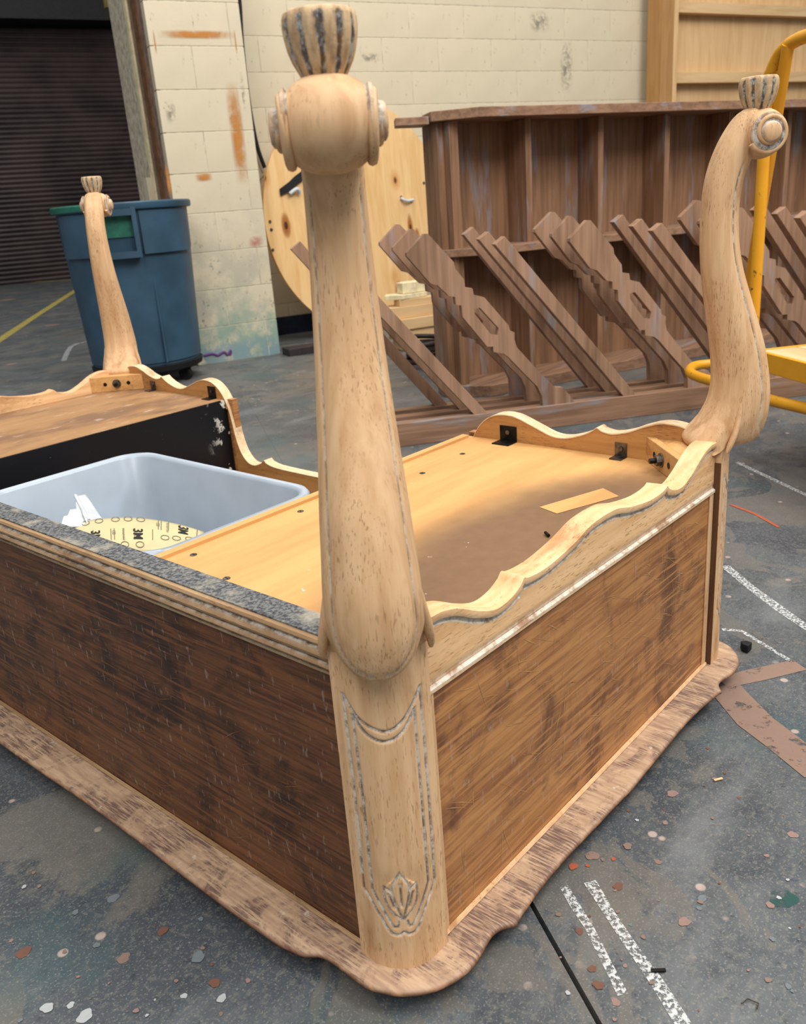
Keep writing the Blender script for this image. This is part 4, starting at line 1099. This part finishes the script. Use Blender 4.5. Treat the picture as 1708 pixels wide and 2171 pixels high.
# lumber pile
lp = G(880, 742)
lm = lambda k, a0, a1, d, z, w_, h_: wbox('lumber_board', a0, a1, d, d+w_, z, z+h_, M_pine_x, None, .002)
la, ld_ = lp.dot(AV), lp.dot(NV)
labs = ['pale pine board at the bottom of the small lumber stack', 'pale pine board second from the floor in the small lumber stack', 'knotty pale pine board third up in the small lumber stack', 'pale pine board on top of the small lumber stack', 'thin pale pine strip lying across the small lumber stack']
zz = 0.0005
for k, (a0, a1, dd, w_, h_) in enumerate([(-.05, .5, 0, .13, .05), (-.07, .48, .01, .12, .048), (-.12, .46, .0, .13, .05), (-.13, .44, .02, .12, .055), (-.05, .40, .03, .06, .03)]):
    o = lm(k, la+a0, la+a1, ld_+dd, zz, w_, h_); zz += h_+.0004
    tag(o, labs[k], 'board', 'boards in the small lumber stack')
c1 = V(857, 648, NV*(ld_+.08), NV)
hexp = [(-.10, .0), (-.07, .055), (.02, .06), (.11, .035), (.11, -.03), (-.04, -.055)]
o = prism('cream_offcut', hexp, (c1.x, c1.y, zz), AV, (NV+Vector((0, 0, .0))).normalized(), (0, 0, 1), .001, .022, M_cream, None, .002)
tag(o, 'flat pointed cream wooden offcut lying on the lumber stack', 'offcut', 'cream offcuts on the lumber stack')
o = prism('cream_offcut', [(-.02, -.03), (-.02, .03), (.03, .05), (.12, .05), (.12, -.02), (.06, -.02), (.05, -.035)], (c1.x, c1.y, zz+.023), AV, NV, (0, 0, 1), .001, .05, M_cream, None, .002)
tag(o, 'thick notched cream wooden offcut on top of the flat one', 'offcut', 'cream offcuts on the lumber stack')
# coil of dark cable by the shelf
cc = G(905, 775); P = []
for i in range(90):
    t = i/89*2*math.pi*4.5; r = .085+.02*math.sin(i*.37); P.append(Vector((cc.x+r*math.cos(t), cc.y+r*math.sin(t), .015+.11*i/89)))
tag(tube('cable_coil', P, .011, plain('dark_brown_cable', (52, 40, 34), .5), None, 8), 'dark brown coil of cable on the floor beside the bookcase end', 'cable')
# debris on the floor
def chip(px, py, size, mat, label, cat='debris', rz=0):
    c = G(px, py); return tag(box('floor_' + cat, size, (c.x, c.y, size[2]/2+.0012), mat, None, rz, .0004), label, cat)
c = G(1580, 1380); pts = [(-.008, -.006), (.006, -.007), (.008, .002), (.001, .009), (-.006, .004)]
o = prism('dark_crumb', pts, (c.x, c.y, 0), (1, 0, 0), (0, 1, 0), (0, 0, 1), .001, .014, M_rubber, None, .002); tag(o, 'small black crumb of debris on the floor right of the desk', 'debris')
chip(1395, 2061, (.013, .003, .002), M_dkmetal, 'short dark sliver lying beside the double chalk lines', 'sliver', -.9)
chip(1522, 1655, (.011, .003, .0015), M_pine, 'pale wood splinter on the bare concrete patch right of the desk', 'splinter', -.6)
st_c = G(1590, 2133)
tag(tube('bent_staple', [st_c+Vector((-.004, .006, .0025)), st_c+Vector((.004, .004, .002)), st_c+Vector((.005, -.005, .002)), st_c+Vector((-.002, -.006, .003))], .0007, M_metal, None, 6), 'bent silver staple on the floor near the bottom right corner', 'staple')
c = G(1163, 1140, .3)
tag(tube('dropped_screw', [Vector((c.x, c.y, .3025)), Vector((c.x+.006, c.y+.008, .3025))], .0018, M_dkmetal, None, 8), 'small dark screw lying loose on the desk bottom behind the apron', 'screw')
